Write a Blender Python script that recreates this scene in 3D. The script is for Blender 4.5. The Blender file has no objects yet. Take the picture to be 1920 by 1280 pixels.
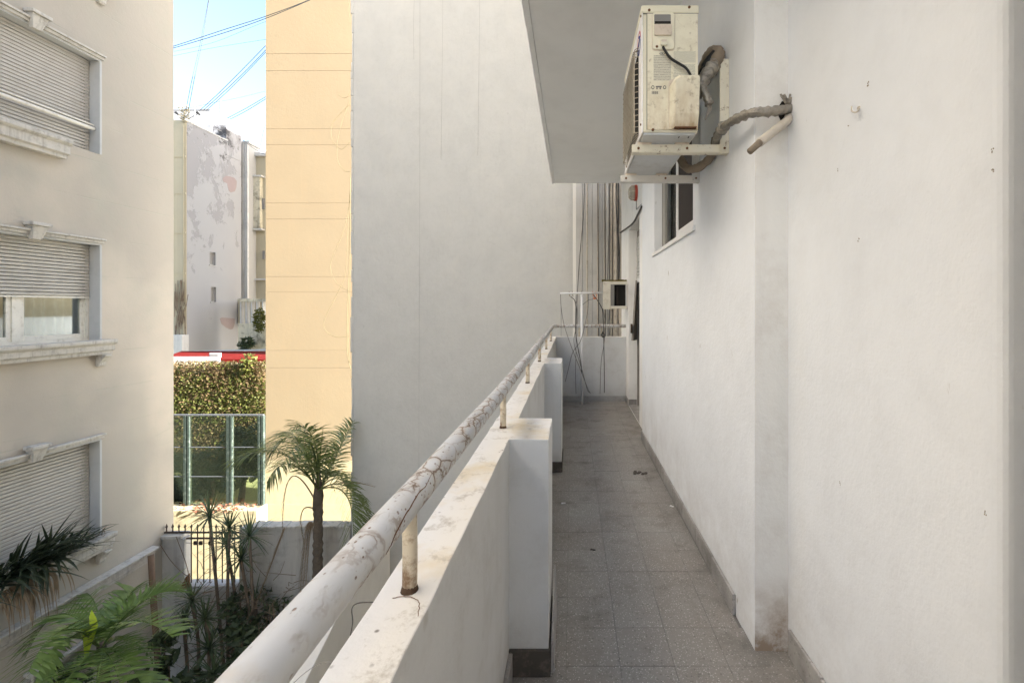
import bpy, bmesh, math, random
from mathutils import Vector, Matrix
R = math.radians
scene = bpy.context.scene
COL = scene.collection

# ---------------------------------------------------------------- camera, sky, sun, exposure
F, VX, VY, HC = 850.0, 1073.0, 577.0, 1.333          # focal length in px (1920 wide), vanishing point, eye height
cam_d = bpy.data.cameras.new("camera")
cam = bpy.data.objects.new("camera", cam_d); COL.objects.link(cam)
cam.location = (0, 0, HC); cam.rotation_euler = (R(90), 0, 0)
cam_d.sensor_width = 36; cam_d.lens = 36*F/1920
cam_d.shift_x = -(VX-960)/1920; cam_d.shift_y = -(640-VY)/1920
cam_d.clip_start = 0.02; cam_d.clip_end = 2000
scene.camera = cam

SUN_EL, SUN_DIR = 24.0, (5.0, -1.0)                   # where the sun stands (right, a little behind)
world = bpy.data.worlds.new("World"); scene.world = world; world.use_nodes = True
wn = world.node_tree; wn.nodes.clear()
sky = wn.nodes.new("ShaderNodeTexSky"); sky.sky_type = 'NISHITA'; sky.sun_disc = False
sky.sun_elevation = R(SUN_EL); sky.sun_rotation = math.atan2(SUN_DIR[0], SUN_DIR[1])
sky.air_density = 1.0; sky.dust_density = 2.5; sky.ozone_density = 1.2
bg = wn.nodes.new("ShaderNodeBackground"); bg.inputs[1].default_value = 0.078
wo = wn.nodes.new("ShaderNodeOutputWorld")
wn.links.new(sky.outputs[0], bg.inputs[0]); wn.links.new(bg.outputs[0], wo.inputs[0])

sd = bpy.data.lights.new("sun", 'SUN'); sd.energy = 4.5; sd.angle = R(0.53); sd.color = (1.0, 0.99, 0.98)
sun = bpy.data.objects.new("sun", sd); COL.objects.link(sun)
h = math.hypot(*SUN_DIR); ce = math.cos(R(SUN_EL))
to_sun = Vector((SUN_DIR[0]/h*ce, SUN_DIR[1]/h*ce, math.sin(R(SUN_EL))))
sun.rotation_euler = to_sun.to_track_quat('Z', 'Y').to_euler(); sun.location = (-30, -20, 40)

vs = scene.view_settings
scene.display_settings.display_device = 'sRGB'
vs.view_transform = 'Standard'; vs.look = 'None'; vs.gamma = 1.0; vs.use_curve_mapping = False
vs.exposure = 3.04
scene.cycles.max_bounces = 12; scene.cycles.diffuse_bounces = 8; scene.cycles.transparent_max_bounces = 12

rng = random.Random(7)
def P(px, py, Y): return Vector(((px-VX)*Y/F, Y, HC-(py-VY)*Y/F))
def PX(px, py, X):                                    # the point on the plane x = X
    return P(px, py, X*F/(px-VX))

# ---------------------------------------------------------------- node helpers
class T:
    def __init__(s, name):
        s.m = bpy.data.materials.new(name); s.m.use_nodes = True
        s.t = s.m.node_tree; s.t.nodes.clear()
        s.out = s.t.nodes.new("ShaderNodeOutputMaterial")
        s.pos = s.t.nodes.new("ShaderNodeNewGeometry").outputs['Position']
    def put(s, sock, v):
        if hasattr(v, 'is_output'): s.t.links.new(v, sock)
        elif isinstance(v, (tuple, list)) and len(v) == 3 and sock.type == 'RGBA': sock.default_value = (*v, 1)
        else: sock.default_value = v
    def noise(s, sc, det=4, rough=.55, vec=None, dist=0):
        n = s.t.nodes.new("ShaderNodeTexNoise"); s.put(n.inputs['Vector'], vec or s.pos)
        n.inputs['Scale'].default_value = sc; n.inputs['Detail'].default_value = det
        n.inputs['Roughness'].default_value = rough; n.inputs['Distortion'].default_value = dist
        return n.outputs[0]
    def vor(s, sc, feat='F1', vec=None, out=0, rand=1.0):
        n = s.t.nodes.new("ShaderNodeTexVoronoi"); n.feature = feat; s.put(n.inputs['Vector'], vec or s.pos)
        n.inputs['Scale'].default_value = sc; n.inputs['Randomness'].default_value = rand
        return n.outputs[out]
    def scl(s, v=(1, 1, 1), vec=None, loc=(0, 0, 0)):
        n = s.t.nodes.new("ShaderNodeMapping"); s.put(n.inputs[0], vec or s.pos)
        n.inputs['Scale'].default_value = v; n.inputs['Location'].default_value = loc; return n.outputs[0]
    def ramp(s, f, a, b, va=0.0, vb=1.0):
        n = s.t.nodes.new("ShaderNodeMapRange"); s.put(n.inputs[0], f)
        n.inputs[1].default_value = a; n.inputs[2].default_value = b
        n.inputs[3].default_value = va; n.inputs[4].default_value = vb; return n.outputs[0]
    def math(s, op, a, b=0.0):
        n = s.t.nodes.new("ShaderNodeMath"); n.operation = op; s.put(n.inputs[0], a); s.put(n.inputs[1], b); return n.outputs[0]
    def mul(s, a, b): return s.math('MULTIPLY', a, b)
    def mix(s, f, a, b, mode='MIX'):
        n = s.t.nodes.new("ShaderNodeMix"); n.data_type = 'RGBA'; n.blend_type = mode
        s.put(n.inputs[0], f); s.put(n.inputs[6], a); s.put(n.inputs[7], b); return n.outputs[2]
    def sep(s, v=None):
        n = s.t.nodes.new("ShaderNodeSeparateXYZ"); s.put(n.inputs[0], v or s.pos); return n.outputs
    def bump(s, hgt, strength=.3, dist=.01):
        n = s.t.nodes.new("ShaderNodeBump"); s.put(n.inputs['Height'], hgt)
        n.inputs['Strength'].default_value = strength; n.inputs['Distance'].default_value = dist; return n.outputs[0]
    def rnd(s):
        return s.t.nodes.new("ShaderNodeObjectInfo").outputs['Random']
    def bsdf(s, col, rough=.8, metal=0.0, bump=None, spec=.3):
        n = s.t.nodes.new("ShaderNodeBsdfPrincipled")
        s.put(n.inputs['Base Color'], col); s.put(n.inputs['Roughness'], rough); s.put(n.inputs['Metallic'], metal)
        n.inputs['Specular IOR Level'].default_value = spec
        if bump is not None: s.put(n.inputs['Normal'], bump)
        return n.outputs[0]
    def done(s, sh): s.t.links.new(sh, s.out.inputs[0]); return s.m

def plaster(name, col, dirt=(.2, .18, .15), amt=.3, sc=1.0, bump=.25, streak=0.0, marks=0.0, lines=None, warm=None, low=None, crack=0):
    t = T(name)
    dk = tuple(c*.93 for c in col)
    c = t.mix(t.ramp(t.noise(.8*sc, 5, .6), .35, .68), col, dk)
    if warm: c = t.mix(t.ramp(t.noise(.5*sc, 4, .6, t.scl(loc=(9, 3, 5))), .45, .7, 0, .6), c, warm)
    f = t.mul(t.ramp(t.noise(3.2*sc, 10, .72), .50, .74), amt)
    c = t.mix(f, c, dirt)
    if streak:
        v = t.scl((5*sc, 5*sc, .35*sc))
        c = t.mix(t.mul(t.ramp(t.noise(1.0, 7, .65, v), .52, .8), streak), c, dirt)
    if marks:
        w = t.mix(.12, t.pos, t.noise(6, 3), 'ADD')
        d = t.ramp(t.vor(5.0, vec=t.scl((1, 1, .6), w)), .035, .075, 1, 0)
        d = t.mul(d, t.ramp(t.noise(2.1, 2), .5, .62))
        d2 = t.mul(t.ramp(t.noise(26, 4, .7, t.scl((1, 1, .45))), .66, .74), t.ramp(t.noise(2.3, 3, .6, t.scl(loc=(4, 4, 4))), .55, .72))
        c = t.mix(t.mul(t.math('MAXIMUM', d, t.mul(d2, .7)), marks), c, dirt)
    if crack:
        wv = t.mix(.25, t.pos, t.noise(3.0, 6, .65), 'ADD')
        e = t.ramp(t.vor(.9, 'DISTANCE_TO_EDGE', t.scl((1, 1, .8), wv)), .0015, .006, 1, 0)
        e = t.mul(e, t.ramp(t.noise(1.3, 3, .6, t.scl(loc=(1, 8, 3))), .52, .60))
        c = t.mix(t.mul(e, crack), c, dirt)
    if low:                                             # grime splashed up from the floor
        z = t.sep()[2]
        g = t.mul(t.ramp(z, low[0], low[1], 1, 0), t.ramp(t.noise(5, 6, .7), .3, .7))
        c = t.mix(t.mul(g, low[2]), c, dirt)
    hgt = t.math('ADD', t.math('ADD', t.mul(t.noise(75, 4, .6), .35), t.noise(9, 6, .6)), t.mul(t.noise(28, 5, .65, t.scl((1, 1, .6))), .5))
    if lines:                                           # scored courses, half filled
        z = t.math('MODULO', t.math('ADD', t.sep()[2], 40.0), lines[0])
        l = t.ramp(t.math('ABSOLUTE', t.math('SUBTRACT', z, lines[0]/2)), .004, .010, 1, 0)
        l = t.mul(l, t.ramp(t.noise(1.1, 4, .6, t.scl((1, 1, 1), loc=(2, 7, 1))), .48, .6))
        c = t.mix(t.mul(l, lines[1]), c, dirt)
        hgt = t.math('SUBTRACT', hgt, t.mul(l, .6))
    return t.done(t.bsdf(c, .88, 0, t.bump(hgt, bump, .006)))

def simple(name, col, rough=.6, metal=0.0, var=.2, vs_=8.0, dirt=None, damt=.5, bump=.1, dsc=12.0, th=(.52, .7), spec=.35):
    t = T(name)
    c = t.mix(t.noise(vs_, 5, .6), tuple(x*(1-var) for x in col), tuple(min(1, x*(1+var)) for x in col))
    if dirt: c = t.mix(t.mul(t.ramp(t.noise(dsc, 8, .7), *th), damt), c, dirt)
    return t.done(t.bsdf(c, rough, metal, t.bump(t.noise(vs_*6, 4), bump, .004), spec))

def leafmat(name, c1, c2, trans=.25, rough=.5):
    t = T(name)
    c = t.mix(t.ramp(t.noise(7, 3), .3, .7), c1, c2)
    c = t.mix(t.mul(t.rnd(), .35), c, tuple(x*.6 for x in c1))
    p = t.bsdf(c, rough, 0, None, .4)
    tr = t.t.nodes.new("ShaderNodeBsdfTranslucent"); t.put(tr.inputs[0], t.mix(.5, c, tuple(min(1, x*1.6) for x in c2)))
    m = t.t.nodes.new("ShaderNodeMixShader"); m.inputs[0].default_value = trans
    t.t.links.new(p, m.inputs[1]); t.t.links.new(tr.outputs[0], m.inputs[2])
    return t.done(m.outputs[0])

def glassmat(name, tint=(.9, .95, .95), refl=(1, 1, 1), base=.06):
    t = T(name)
    tr = t.t.nodes.new("ShaderNodeBsdfTransparent"); tr.inputs[0].default_value = (*tint, 1)
    gl = t.t.nodes.new("ShaderNodeBsdfGlossy"); gl.inputs[0].default_value = (*refl, 1); gl.inputs[1].default_value = .03
    fr = t.t.nodes.new("ShaderNodeFresnel"); fr.inputs[0].default_value = 1.45
    m = t.t.nodes.new("ShaderNodeMixShader")
    t.put(m.inputs[0], t.math('ADD', fr.outputs[0], base))
    t.t.links.new(tr.outputs[0], m.inputs[1]); t.t.links.new(gl.outputs[0], m.inputs[2])
    return t.done(m.outputs[0])

M = {}
M['wall'] = plaster('white_wall_paint', (.81, .835, .87), (.36, .33, .30), .05, 2.2, .6, .03, 1.0, low=(-.05, .60, .5))
M['pier'] = plaster('aged_wall_paint', (.74, .735, .715), (.32, .25, .19), .26, 1.2, .5, .15, .9, low=(0, .30, 2.6))
M['ceil'] = plaster('ceiling_paint', (.88, .88, .87), (.3, .28, .25), .08, .7, .08)
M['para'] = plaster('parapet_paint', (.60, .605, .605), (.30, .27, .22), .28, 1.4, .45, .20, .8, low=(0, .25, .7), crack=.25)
M['farwall'] = plaster('far_wall_paint', (.87, .865, .85), (.3, .28, .25), .15, 1.3, .2, .2, .3, low=(0, .35, .5))
M['grey'] = plaster('grey_party_wall_render', (.515, .507, .478), (.36, .35, .32), .16, 3.6, .9, .12, .5, warm=(.535, .52, .485), crack=.15)
M['cable_wall'] = plaster('stained_render', (.50, .485, .46), (.22, .21, .19), .3, .9, .3, .45, .3)
M['facade'] = plaster('cream_facade_render', (.385, .348, .292), (.33, .345, .28), .30, .5, .6, .25, .2, crack=.35, lines=(.62, .45), warm=(.66, .57, .46))
M['trim'] = plaster('stone_trim', (.50, .475, .425), (.13, .115, .095), .60, 3.0, .4, .75, .3)
M['reveal'] = plaster('reveal_paint', (.46, .46, .445), (.3, .3, .28), .2, 1.5, .2, .2)
M['yellow'] = plaster('yellow_render', (.275, .213, .132), (.30, .22, .13), .45, .9, .5, .38, .4)
M['yellow_low'] = plaster('pale_yellow_render', (.40, .34, .22), (.62, .42, .16), .55, 1.6, .5, .2)
M['fence_wall'] = plaster('garden_wall_concrete', (.44, .42, .385), (.13, .12, .10), .45, 1.2, .4, .6, .3)
M['white_low'] = plaster('white_garden_wall', (.74, .72, .67), (.35, .33, .28), .12, 1, .2)
M['base_wall'] = plaster('flaking_yellow_wall', (.50, .42, .25), (.16, .13, .08), .75, 1.3, .6, .4)
M['far_cream'] = plaster('far_cream_render', (.46, .405, .29), (.3, .27, .2), .25, .35, .3, .3)
M['far_white'] = plaster('far_white_render', (.38, .38, .375), (.5, .48, .45), .1, .3, .1)
M['pent'] = plaster('penthouse_paint', (.30, .30, .305), (.2, .2, .2), .1, .3, .1)
M['far_grey'] = plaster('far_grey_render', (.58, .57, .55), (.2, .2, .19), .4, .4, .3, .5)
M['far_dark'] = plaster('far_dark_stained', (.62, .57, .44), (.07, .06, .04), 1.0, .5, .3, .9)

def mottled():
    t = T('peeling_painted_render')
    base = t.mix(t.noise(.4, 4), (.305, .30, .305), (.35, .35, .35))
    n = t.noise(.8, 12, .74, t.scl((1, 1, .7)), .3)
    z = t.sep()[2]
    bias = t.ramp(z, 0.5, 12.5, -.13, .075)
    yb = t.ramp(t.sep()[1], 28, 32.5, .045, -.03)
    f = t.ramp(t.math('ADD', t.math('ADD', n, bias), yb), .53, .56)
    c = t.mix(t.mul(f, .8), base, (.25, .245, .25))
    b = t.ramp(t.math('ADD', t.noise(.9, 8, .75), t.ramp(z, 9.5, 13, -.05, .16)), .66, .72)
    c = t.mix(b, c, (.09, .085, .085))
    return t.done(t.bsdf(c, .9, 0, t.bump(t.mul(f, -1.0), .5, .02)))
M['mottled'] = mottled()

def terrazzo(name, a, b, chip):
    t = T(name)
    c = t.mix(t.ramp(t.noise(1.6, 5, .6), .35, .65), a, b)
    c = t.mix(t.mul(t.rnd(), .22), c, (a[0]*.78, a[1]*.70, a[2]*.68))
    v = t.scl((1, 1, 1))
    r = t.sep(t.vor(240, vec=v, out=1))[0]
    d = t.vor(240, vec=v)
    k = t.mul(t.ramp(r, .80, .82), t.ramp(d, .30, .42, 1, 0))
    c = t.mix(t.mul(k, .75), c, chip)
    k2 = t.mul(t.ramp(t.sep(t.vor(95, vec=v, out=1))[1], .82, .84), t.ramp(t.vor(95, vec=v), .3, .42, 1, 0))
    c = t.mix(t.mul(k2, .5), c, tuple(x*.45 for x in a))
    k3 = t.mul(t.ramp(t.sep(t.vor(120, vec=v, out=1))[2], .90, .92), t.ramp(t.vor(120, vec=v), .22, .34, 1, 0))
    c = t.mix(t.mul(k3, .8), c, chip)
    g = t.ramp(t.noise(4, 8, .7), .52, .74)
    c = t.mix(t.mul(g, .5), c, (.07, .06, .05))
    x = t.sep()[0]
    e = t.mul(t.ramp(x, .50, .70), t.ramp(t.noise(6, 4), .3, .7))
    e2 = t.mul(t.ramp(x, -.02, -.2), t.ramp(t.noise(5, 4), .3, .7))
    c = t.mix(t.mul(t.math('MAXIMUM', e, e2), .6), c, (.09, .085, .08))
    return t.done(t.bsdf(c, t.ramp(g, 0, 1, .55, .8), 0, t.bump(t.noise(220, 3), .08, .002), .4))
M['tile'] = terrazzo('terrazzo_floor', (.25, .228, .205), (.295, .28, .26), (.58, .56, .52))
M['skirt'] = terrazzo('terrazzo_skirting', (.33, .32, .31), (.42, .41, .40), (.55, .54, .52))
M['joint'] = simple('cement_joint', (.17, .16, .15), .9)
M['grime'] = simple('grimy_concrete', (.07, .06, .05), .95, dirt=(.2, .17, .14), damt=.6, dsc=20)

def railpaint(name, crack=True, base=(.57, .575, .58)):
    t = T(name)
    c = t.mix(t.ramp(t.noise(4, 5), .35, .7), base, tuple(x*.86 for x in base))
    w = t.mix(.055, t.pos, t.noise(18, 4, .6), 'ADD')
    e = t.vor(17, 'DISTANCE_TO_EDGE', t.scl((1.2, .75, 1.2), w))
    y = t.sep()[1]
    zone = t.math('ADD', t.noise(5.5, 3), t.ramp(y, .25, .9, -.05, .16))
    zone = t.ramp(zone, .50, .60)
    cr = t.mul(t.ramp(e, .012, .05, 1, 0), zone)
    e2 = t.vor(52, 'DISTANCE_TO_EDGE', t.scl((1.2, .8, 1.2), w))
    cr2 = t.mul(t.mul(t.ramp(e2, .03, .09, 1, 0), t.ramp(t.noise(11, 4), .52, .6)), zone)
    pit = t.mul(t.ramp(t.vor(105, vec=t.scl((1, .6, 1))), .13, .22, 1, 0), t.ramp(t.noise(13, 4), .45, .53))
    cc = t.math('MAXIMUM', cr, t.math('MAXIMUM', pit, t.mul(cr2, .8)))
    rust = t.mix(t.noise(30, 3), (.10, .055, .03), (.20, .12, .07))
    halo = t.mul(t.ramp(e, .0, .16, .45, 0), zone)
    c = t.mix(halo, c, (.50, .40, .28))
    c = t.mix(t.mul(t.ramp(t.noise(7, 6, .7), .55, .72), .5), c, (.46, .39, .30))
    c = t.mix(t.mul(t.ramp(t.noise(55, 7, .75, t.scl((1, .35, 1))), .56, .66), .35), c, (.30, .27, .23))
    c = t.mix(t.mul(cc, .92), c, rust)
    hg = t.math('SUBTRACT', t.mul(t.noise(40, 4), .25), cc)
    return t.done(t.bsdf(c, .5, 0, t.bump(hg, .55, .0022), .4))
M['rail'] = railpaint('peeling_white_rail_paint')
M['post'] = simple('rust_stained_cream_paint', (.58, .51, .40), .6, 0, .15, 20, (.17, .09, .04), .9, .3, 22, (.48, .64))
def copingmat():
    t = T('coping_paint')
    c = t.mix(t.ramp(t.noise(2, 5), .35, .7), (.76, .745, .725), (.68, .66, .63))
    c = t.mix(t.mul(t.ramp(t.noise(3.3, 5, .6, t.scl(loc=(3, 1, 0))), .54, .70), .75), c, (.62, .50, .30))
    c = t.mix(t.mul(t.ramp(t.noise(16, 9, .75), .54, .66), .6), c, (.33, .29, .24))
    sp = t.mul(t.ramp(t.vor(30), .08, .15, 1, 0), t.ramp(t.noise(7, 3), .52, .6))
    c = t.mix(t.mul(sp, .8), c, (.12, .10, .08))
    return t.done(t.bsdf(c, .75, 0, t.bump(t.math('ADD', t.noise(60, 5), t.noise(12, 5)), .4, .004)))
M['coping'] = copingmat()
M['rust'] = simple('rust', (.16, .075, .035), .9, 0, .4, 40, (.05, .03, .02), .6)
M['dark_rust'] = simple('dark_rust', (.075, .045, .028), .95, 0, .4, 60, (.03, .02, .015), .6, .4)
M['black'] = simple('black_rubber', (.012, .012, .012), .5)
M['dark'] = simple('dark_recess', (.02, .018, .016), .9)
M['wire'] = simple('grey_black_wire', (.07, .065, .06), .6)
M['rope'] = simple('grey_cord', (.20, .19, .18), .8)
M['ywire'] = simple('yellow_wire', (.13, .10, .045), .6)
M['swire'] = simple('sky_cable', (.05, .055, .06), .6)
M['ac'] = simple('cream_sheet_metal', (.70, .665, .53), .42, 0, .06, 4, (.36, .22, .08), .7, .04, 3.0, (.62, .80))
def acside():
    t = T('stained_cream_side_panel')
    c = t.mix(t.ramp(t.noise(5, 4), .3, .7), (.68, .645, .505), (.74, .70, .57))
    z = t.sep()[2]
    st = t.mul(t.ramp(z, 2.33, 2.10, 0, 1), t.ramp(t.noise(9, 7, .65, t.scl((1.6, 1, .7))), .36, .66))
    c = t.mix(t.mul(st, .9), c, (.33, .20, .075))
    c = t.mix(t.mul(t.ramp(t.noise(26, 6, .7), .56, .68), .6), c, (.20, .14, .08))
    c = t.mix(t.mul(t.ramp(t.noise(7, 8, .7), .52, .72), .35), c, (.40, .33, .22))
    return t.done(t.bsdf(c, .45, 0, t.bump(t.noise(40, 3), .05, .002), .4))
M['acs'] = acside()
M['acw'] = simple('white_sheet_metal', (.80, .79, .78), .4, 0, .05, 5, (.4, .34, .27), .3, .04)
M['acz'] = simple('zinc_base_pan', (.55, .56, .56), .45, .35, .12, 14, (.30, .27, .22), .5, .1, 9)
M['acp'] = simple('aged_pink_plastic', (.60, .52, .43), .5, 0, .1, 12, (.25, .17, .1), .5, .08, 26)
M['acd'] = simple('grey_plastic_recess', (.22, .21, .20), .6)
M['grille'] = simple('cream_wire_guard', (.36, .32, .25), .5, 0, .2, 20, (.16, .12, .08), .5)
M['bracket'] = simple('rusty_cream_paint', (.64, .60, .49), .5, 0, .1, 9, (.13, .065, .03), .85, .2, 34, (.57, .65))
M['bracket2'] = simple('grey_white_paint', (.60, .58, .54), .5, 0, .1, 9, (.2, .15, .1), .6, .1, 30, (.6, .68))
def foil():
    t = T('silver_wrap_tape')
    c = t.mix(t.noise(24, 6, .7), (.13, .115, .095), (.50, .46, .40))
    c = t.mix(t.mul(t.ramp(t.noise(60, 5, .7), .55, .7), .5), c, (.08, .07, .06))
    hg = t.math('ADD', t.noise(45, 5, .6, t.scl((1, 1, 2.2))), t.mul(t.vor(38), .8))
    return t.done(t.bsdf(c, .42, .55, t.bump(hg, .9, .006), .5))
M['foil'] = foil()
M['foam'] = simple('brown_foam_sleeve', (.24, .19, .14), .8, 0, .15, 10, (.1, .08, .06), .5, .2)
M['drain'] = simple('dirty_white_plastic', (.52, .47, .40), .55, 0, .1, 20, (.2, .16, .1), .5)
M['alu'] = simple('white_aluminium', (.78, .78, .78), .35, 0, .04)
M['alud'] = simple('grey_seal_track', (.30, .29, .27), .5)
M['slat'] = simple('cream_shutter_slat', (.42, .395, .345), .6, 0, .10, 2.5, (.25, .21, .16), .35, .05, 6)
M['slatw'] = simple('grey_shutter_slat', (.55, .54, .51), .6)
M['frame'] = simple('cream_timber_frame', (.66, .63, .55), .6, 0, .1, 6, (.3, .25, .18), .5, .1, 14)
M['curtain'] = simple('grey_curtain', (.36, .35, .325), .9)
M['room'] = simple('dim_room', (.10, .09, .08), .9)
M['roomd'] = simple('brown_dark_interior', (.030, .022, .018), .8)
M['glass'] = glassmat('window_glass', base=.0)
M['pane_g'] = glassmat('green_court_glass', (.76, .80, .74), (.8, .9, .85), .0)
M['green'] = simple('green_painted_steel', (.036, .050, .040), .5, 0, .15, 3, (.4, .42, .36), .3)
M['iron'] = simple('rusty_dark_iron', (.055, .04, .032), .8, 0, .3, 12, (.14, .07, .03), .4)
M['redroof'] = simple('red_roof_paint', (.12, .010, .008), .95, 0, .2, 2, (.10, .04, .03), .5, .1, 3, (.52, .7), .05)
M['sheet'] = simple('grey_roof_sheet', (.42, .42, .41), .5, .2, .15, 3, (.2, .19, .18), .5, .1, 3)
M['soil'] = simple('garden_soil', (.42, .385, .33), .95, 0, .4, 2, (.05, .07, .03), .6, .5, 3)
M['lawn'] = simple('dry_lawn', (.22, .22, .09), .95, 0, .4, 3, (.12, .09, .05), .6, .5, 5)
M['trunk'] = simple('palm_trunk', (.10, .08, .06), .95, 0, .35, 14, (.04, .03, .025), .7, .6, 18)
M['stem'] = simple('brown_stem', (.16, .12, .085), .9, 0, .3, 20)
M['post_wood'] = simple('brown_timber', (.16, .10, .06), .85, 0, .3, 10)
M['dead'] = leafmat('dead_frond', (.20, .145, .09), (.30, .22, .14), .15, .8)
M['palm'] = leafmat('palm_leaf', (.075, .10, .033), (.16, .20, .065), .3, .42)
M['palm2'] = leafmat('young_palm_leaf', (.075, .13, .03), (.20, .30, .075), .15, .35)  # greener leaf colour for the young palm
M['newleaf'] = leafmat('lime_new_leaf', (.45, .60, .05), (.60, .75, .08), .5, .4)
M['yucca'] = leafmat('dracaena_leaf', (.045, .070, .032), (.11, .145, .07), .2, .45)
M['shrub'] = leafmat('dark_shrub_leaf', (.026, .042, .018), (.07, .095, .04), .2, .5)
M['agave'] = leafmat('sill_plant_leaf', (.018, .027, .012), (.050, .066, .032), .1, .5)
M['ivy'] = leafmat('ivy_leaf', (.055, .068, .012), (.135, .132, .026), .3, .6)
M['ivyb'] = leafmat('brown_ivy_leaf', (.11, .068, .03), (.20, .135, .06), .25, .8)
M['cypress'] = leafmat('court_tree_leaf', (.04, .06, .03), (.09, .12, .055), .2, .6)
M['straw'] = leafmat('pale_straw', (.34, .30, .20), (.48, .43, .31), .2, .8)
M['redleaf'] = leafmat('red_leaf', (.16, .055, .03), (.24, .11, .06), .2, .7)
M['lampg'] = simple('dirty_lamp_glass', (.40, .37, .31), .25, 0, .15, 40)
M['red'] = simple('faded_red_paint', (.42, .075, .05), .5, 0, .1, 30)
M['blue'] = simple('navy_print', (.05, .07, .25), .5)
M['pink'] = simple('faded_red_print', (.55, .16, .18), .5)
M['ink'] = simple('grey_ink', (.16, .155, .14), .6)
M['moss'] = simple('mossy_rust', (.13, .11, .03), .95, 0, .5, 60, (.18, .09, .03), .7, .8)
M['orange'] = simple('orange_plastic', (.55, .16, .07), .5)
M['pinkpatch'] = simple('pink_bare_render', (.29, .235, .23), .95, 0, .08, 3)
M['brickpatch'] = simple('bare_red_brick', (.42, .13, .08), .95, 0, .3, 6)
M['antenna'] = simple('galvanised_tube', (.13, .135, .14), .5, .3)
M['doorleaf'] = simple('weathered_grey_door', (.24, .22, .20), .7, 0, .2, 9, (.1, .08, .07), .5)
def printmat(name, ground):
    t = T(name)
    co = t.t.nodes.new("ShaderNodeTexCoord").outputs['Generated']
    s = t.sep(co)
    row = t.math('FRACT', t.mul(s[2], 15.0))
    rowm = t.ramp(t.math('ABSOLUTE', t.math('SUBTRACT', row, .5)), .16, .22, 1, 0)
    n = t.noise(1.0, 2, .7, t.scl((30, 1, 15), co))
    f = t.mul(rowm, t.ramp(n, .42, .50))
    return t.done(t.bsdf(t.mix(t.mul(f, .75), ground, (.16, .15, .13)), .5))
M['print'] = printmat('small_print_label', (.64, .615, .50))
M['print2'] = printmat('faded_small_print_label', (.56, .535, .44))

# ---------------------------------------------------------------- mesh helpers
class MB:
    def __init__(s): s.v = []; s.f = []
    def box(s, x0, x1, y0, y1, z0, z1):
        b = len(s.v)
        for z in (z0, z1):
            s.v += [(x0, y0, z), (x1, y0, z), (x1, y1, z), (x0, y1, z)]
        s.f += [(b, b+3, b+2, b+1), (b+4, b+5, b+6, b+7), (b, b+1, b+5, b+4), (b+1, b+2, b+6, b+5), (b+2, b+3, b+7, b+6), (b+3, b, b+4, b+7)]
        return s
    def hexa(s, pts):                                    # 8 points, lower 4 then upper 4
        b = len(s.v); s.v += [tuple(p) for p in pts]
        s.f += [(b, b+3, b+2, b+1), (b+4, b+5, b+6, b+7), (b, b+1, b+5, b+4), (b+1, b+2, b+6, b+5), (b+2, b+3, b+7, b+6), (b+3, b, b+4, b+7)]
        return s
    def tube(s, pts, r, n=8, cap=True):
        pts = [Vector(p) for p in pts]; rs = r if isinstance(r, (list, tuple)) else [r]*len(pts)
        up = None; rings = []
        for i, p in enumerate(pts):
            d = (pts[min(i+1, len(pts)-1)]-pts[max(i-1, 0)])
            d = d.normalized() if d.length > 1e-9 else Vector((0, 0, 1))
            if up is None:
                a = Vector((0, 0, 1)) if abs(d.z) < .9 else Vector((1, 0, 0)); up = (a-d*a.dot(d)).normalized()
            else:
                up = up-d*up.dot(d); up = up.normalized() if up.length > 1e-6 else d.orthogonal().normalized()
            w = d.cross(up); b = len(s.v)
            for k in range(n):
                a = 2*math.pi*k/n; s.v.append(tuple(p+(up*math.cos(a)+w*math.sin(a))*rs[i]))
            rings.append(b)
        for a, b in zip(rings, rings[1:]):
            for k in range(n): s.f.append((a+k, a+(k+1) % n, b+(k+1) % n, b+k))
        if cap: s.f.append(tuple(range(rings[0]+n-1, rings[0]-1, -1))); s.f.append(tuple(range(rings[-1], rings[-1]+n)))
        return s
    def strip(s, pts, ws, side):                         # a flat ribbon along pts
        b = len(s.v); n = len(pts)
        for p, w in zip(pts, ws):
            s.v += [tuple(Vector(p)-side*w), tuple(Vector(p)+side*w)]
        for i in range(n-1): s.f.append((b+2*i, b+2*i+1, b+2*i+3, b+2*i+2))
        return s
    def prism(s, poly, fn):                              # poly: 2d outline; fn(u, v, k) -> point, k = 0 / 1
        b = len(s.v); n = len(poly)
        for k in (0, 1): s.v += [tuple(fn(u, v, k)) for u, v in poly]
        s.f.append(tuple(range(b+n-1, b-1, -1))); s.f.append(tuple(range(b+n, b+2*n)))
        for i in range(n): s.f.append((b+i, b+(i+1) % n, b+n+(i+1) % n, b+n+i))
        return s
    def quad(s, a, b_, c, d):
        b = len(s.v); s.v += [tuple(a), tuple(b_), tuple(c), tuple(d)]; s.f.append((b, b+1, b+2, b+3)); return s
    def build(s, name, mat, parent=None, smooth=False, bevel=0, seg=2, fix=True):
        org = Vector((0, 0, 0))
        if parent is not None:
            p = parent
            while p is not None: org += Vector(p.location); p = p.parent
        me = bpy.data.meshes.new(name)
        me.from_pydata([tuple(Vector(v)-org) for v in s.v], [], s.f)
        if fix:
            bm = bmesh.new(); bm.from_mesh(me); bmesh.ops.recalc_face_normals(bm, faces=bm.faces); bm.to_mesh(me); bm.free()
        me.materials.append(M[mat] if isinstance(mat, str) else mat)
        if smooth: me.shade_smooth()
        o = bpy.data.objects.new(name, me); COL.objects.link(o)
        if parent is not None: o.parent = parent
        if bevel:
            md = o.modifiers.new("bevel", 'BEVEL'); md.width = bevel; md.segments = seg; md.limit_method = 'ANGLE'; md.angle_limit = R(40)
        return o

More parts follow.
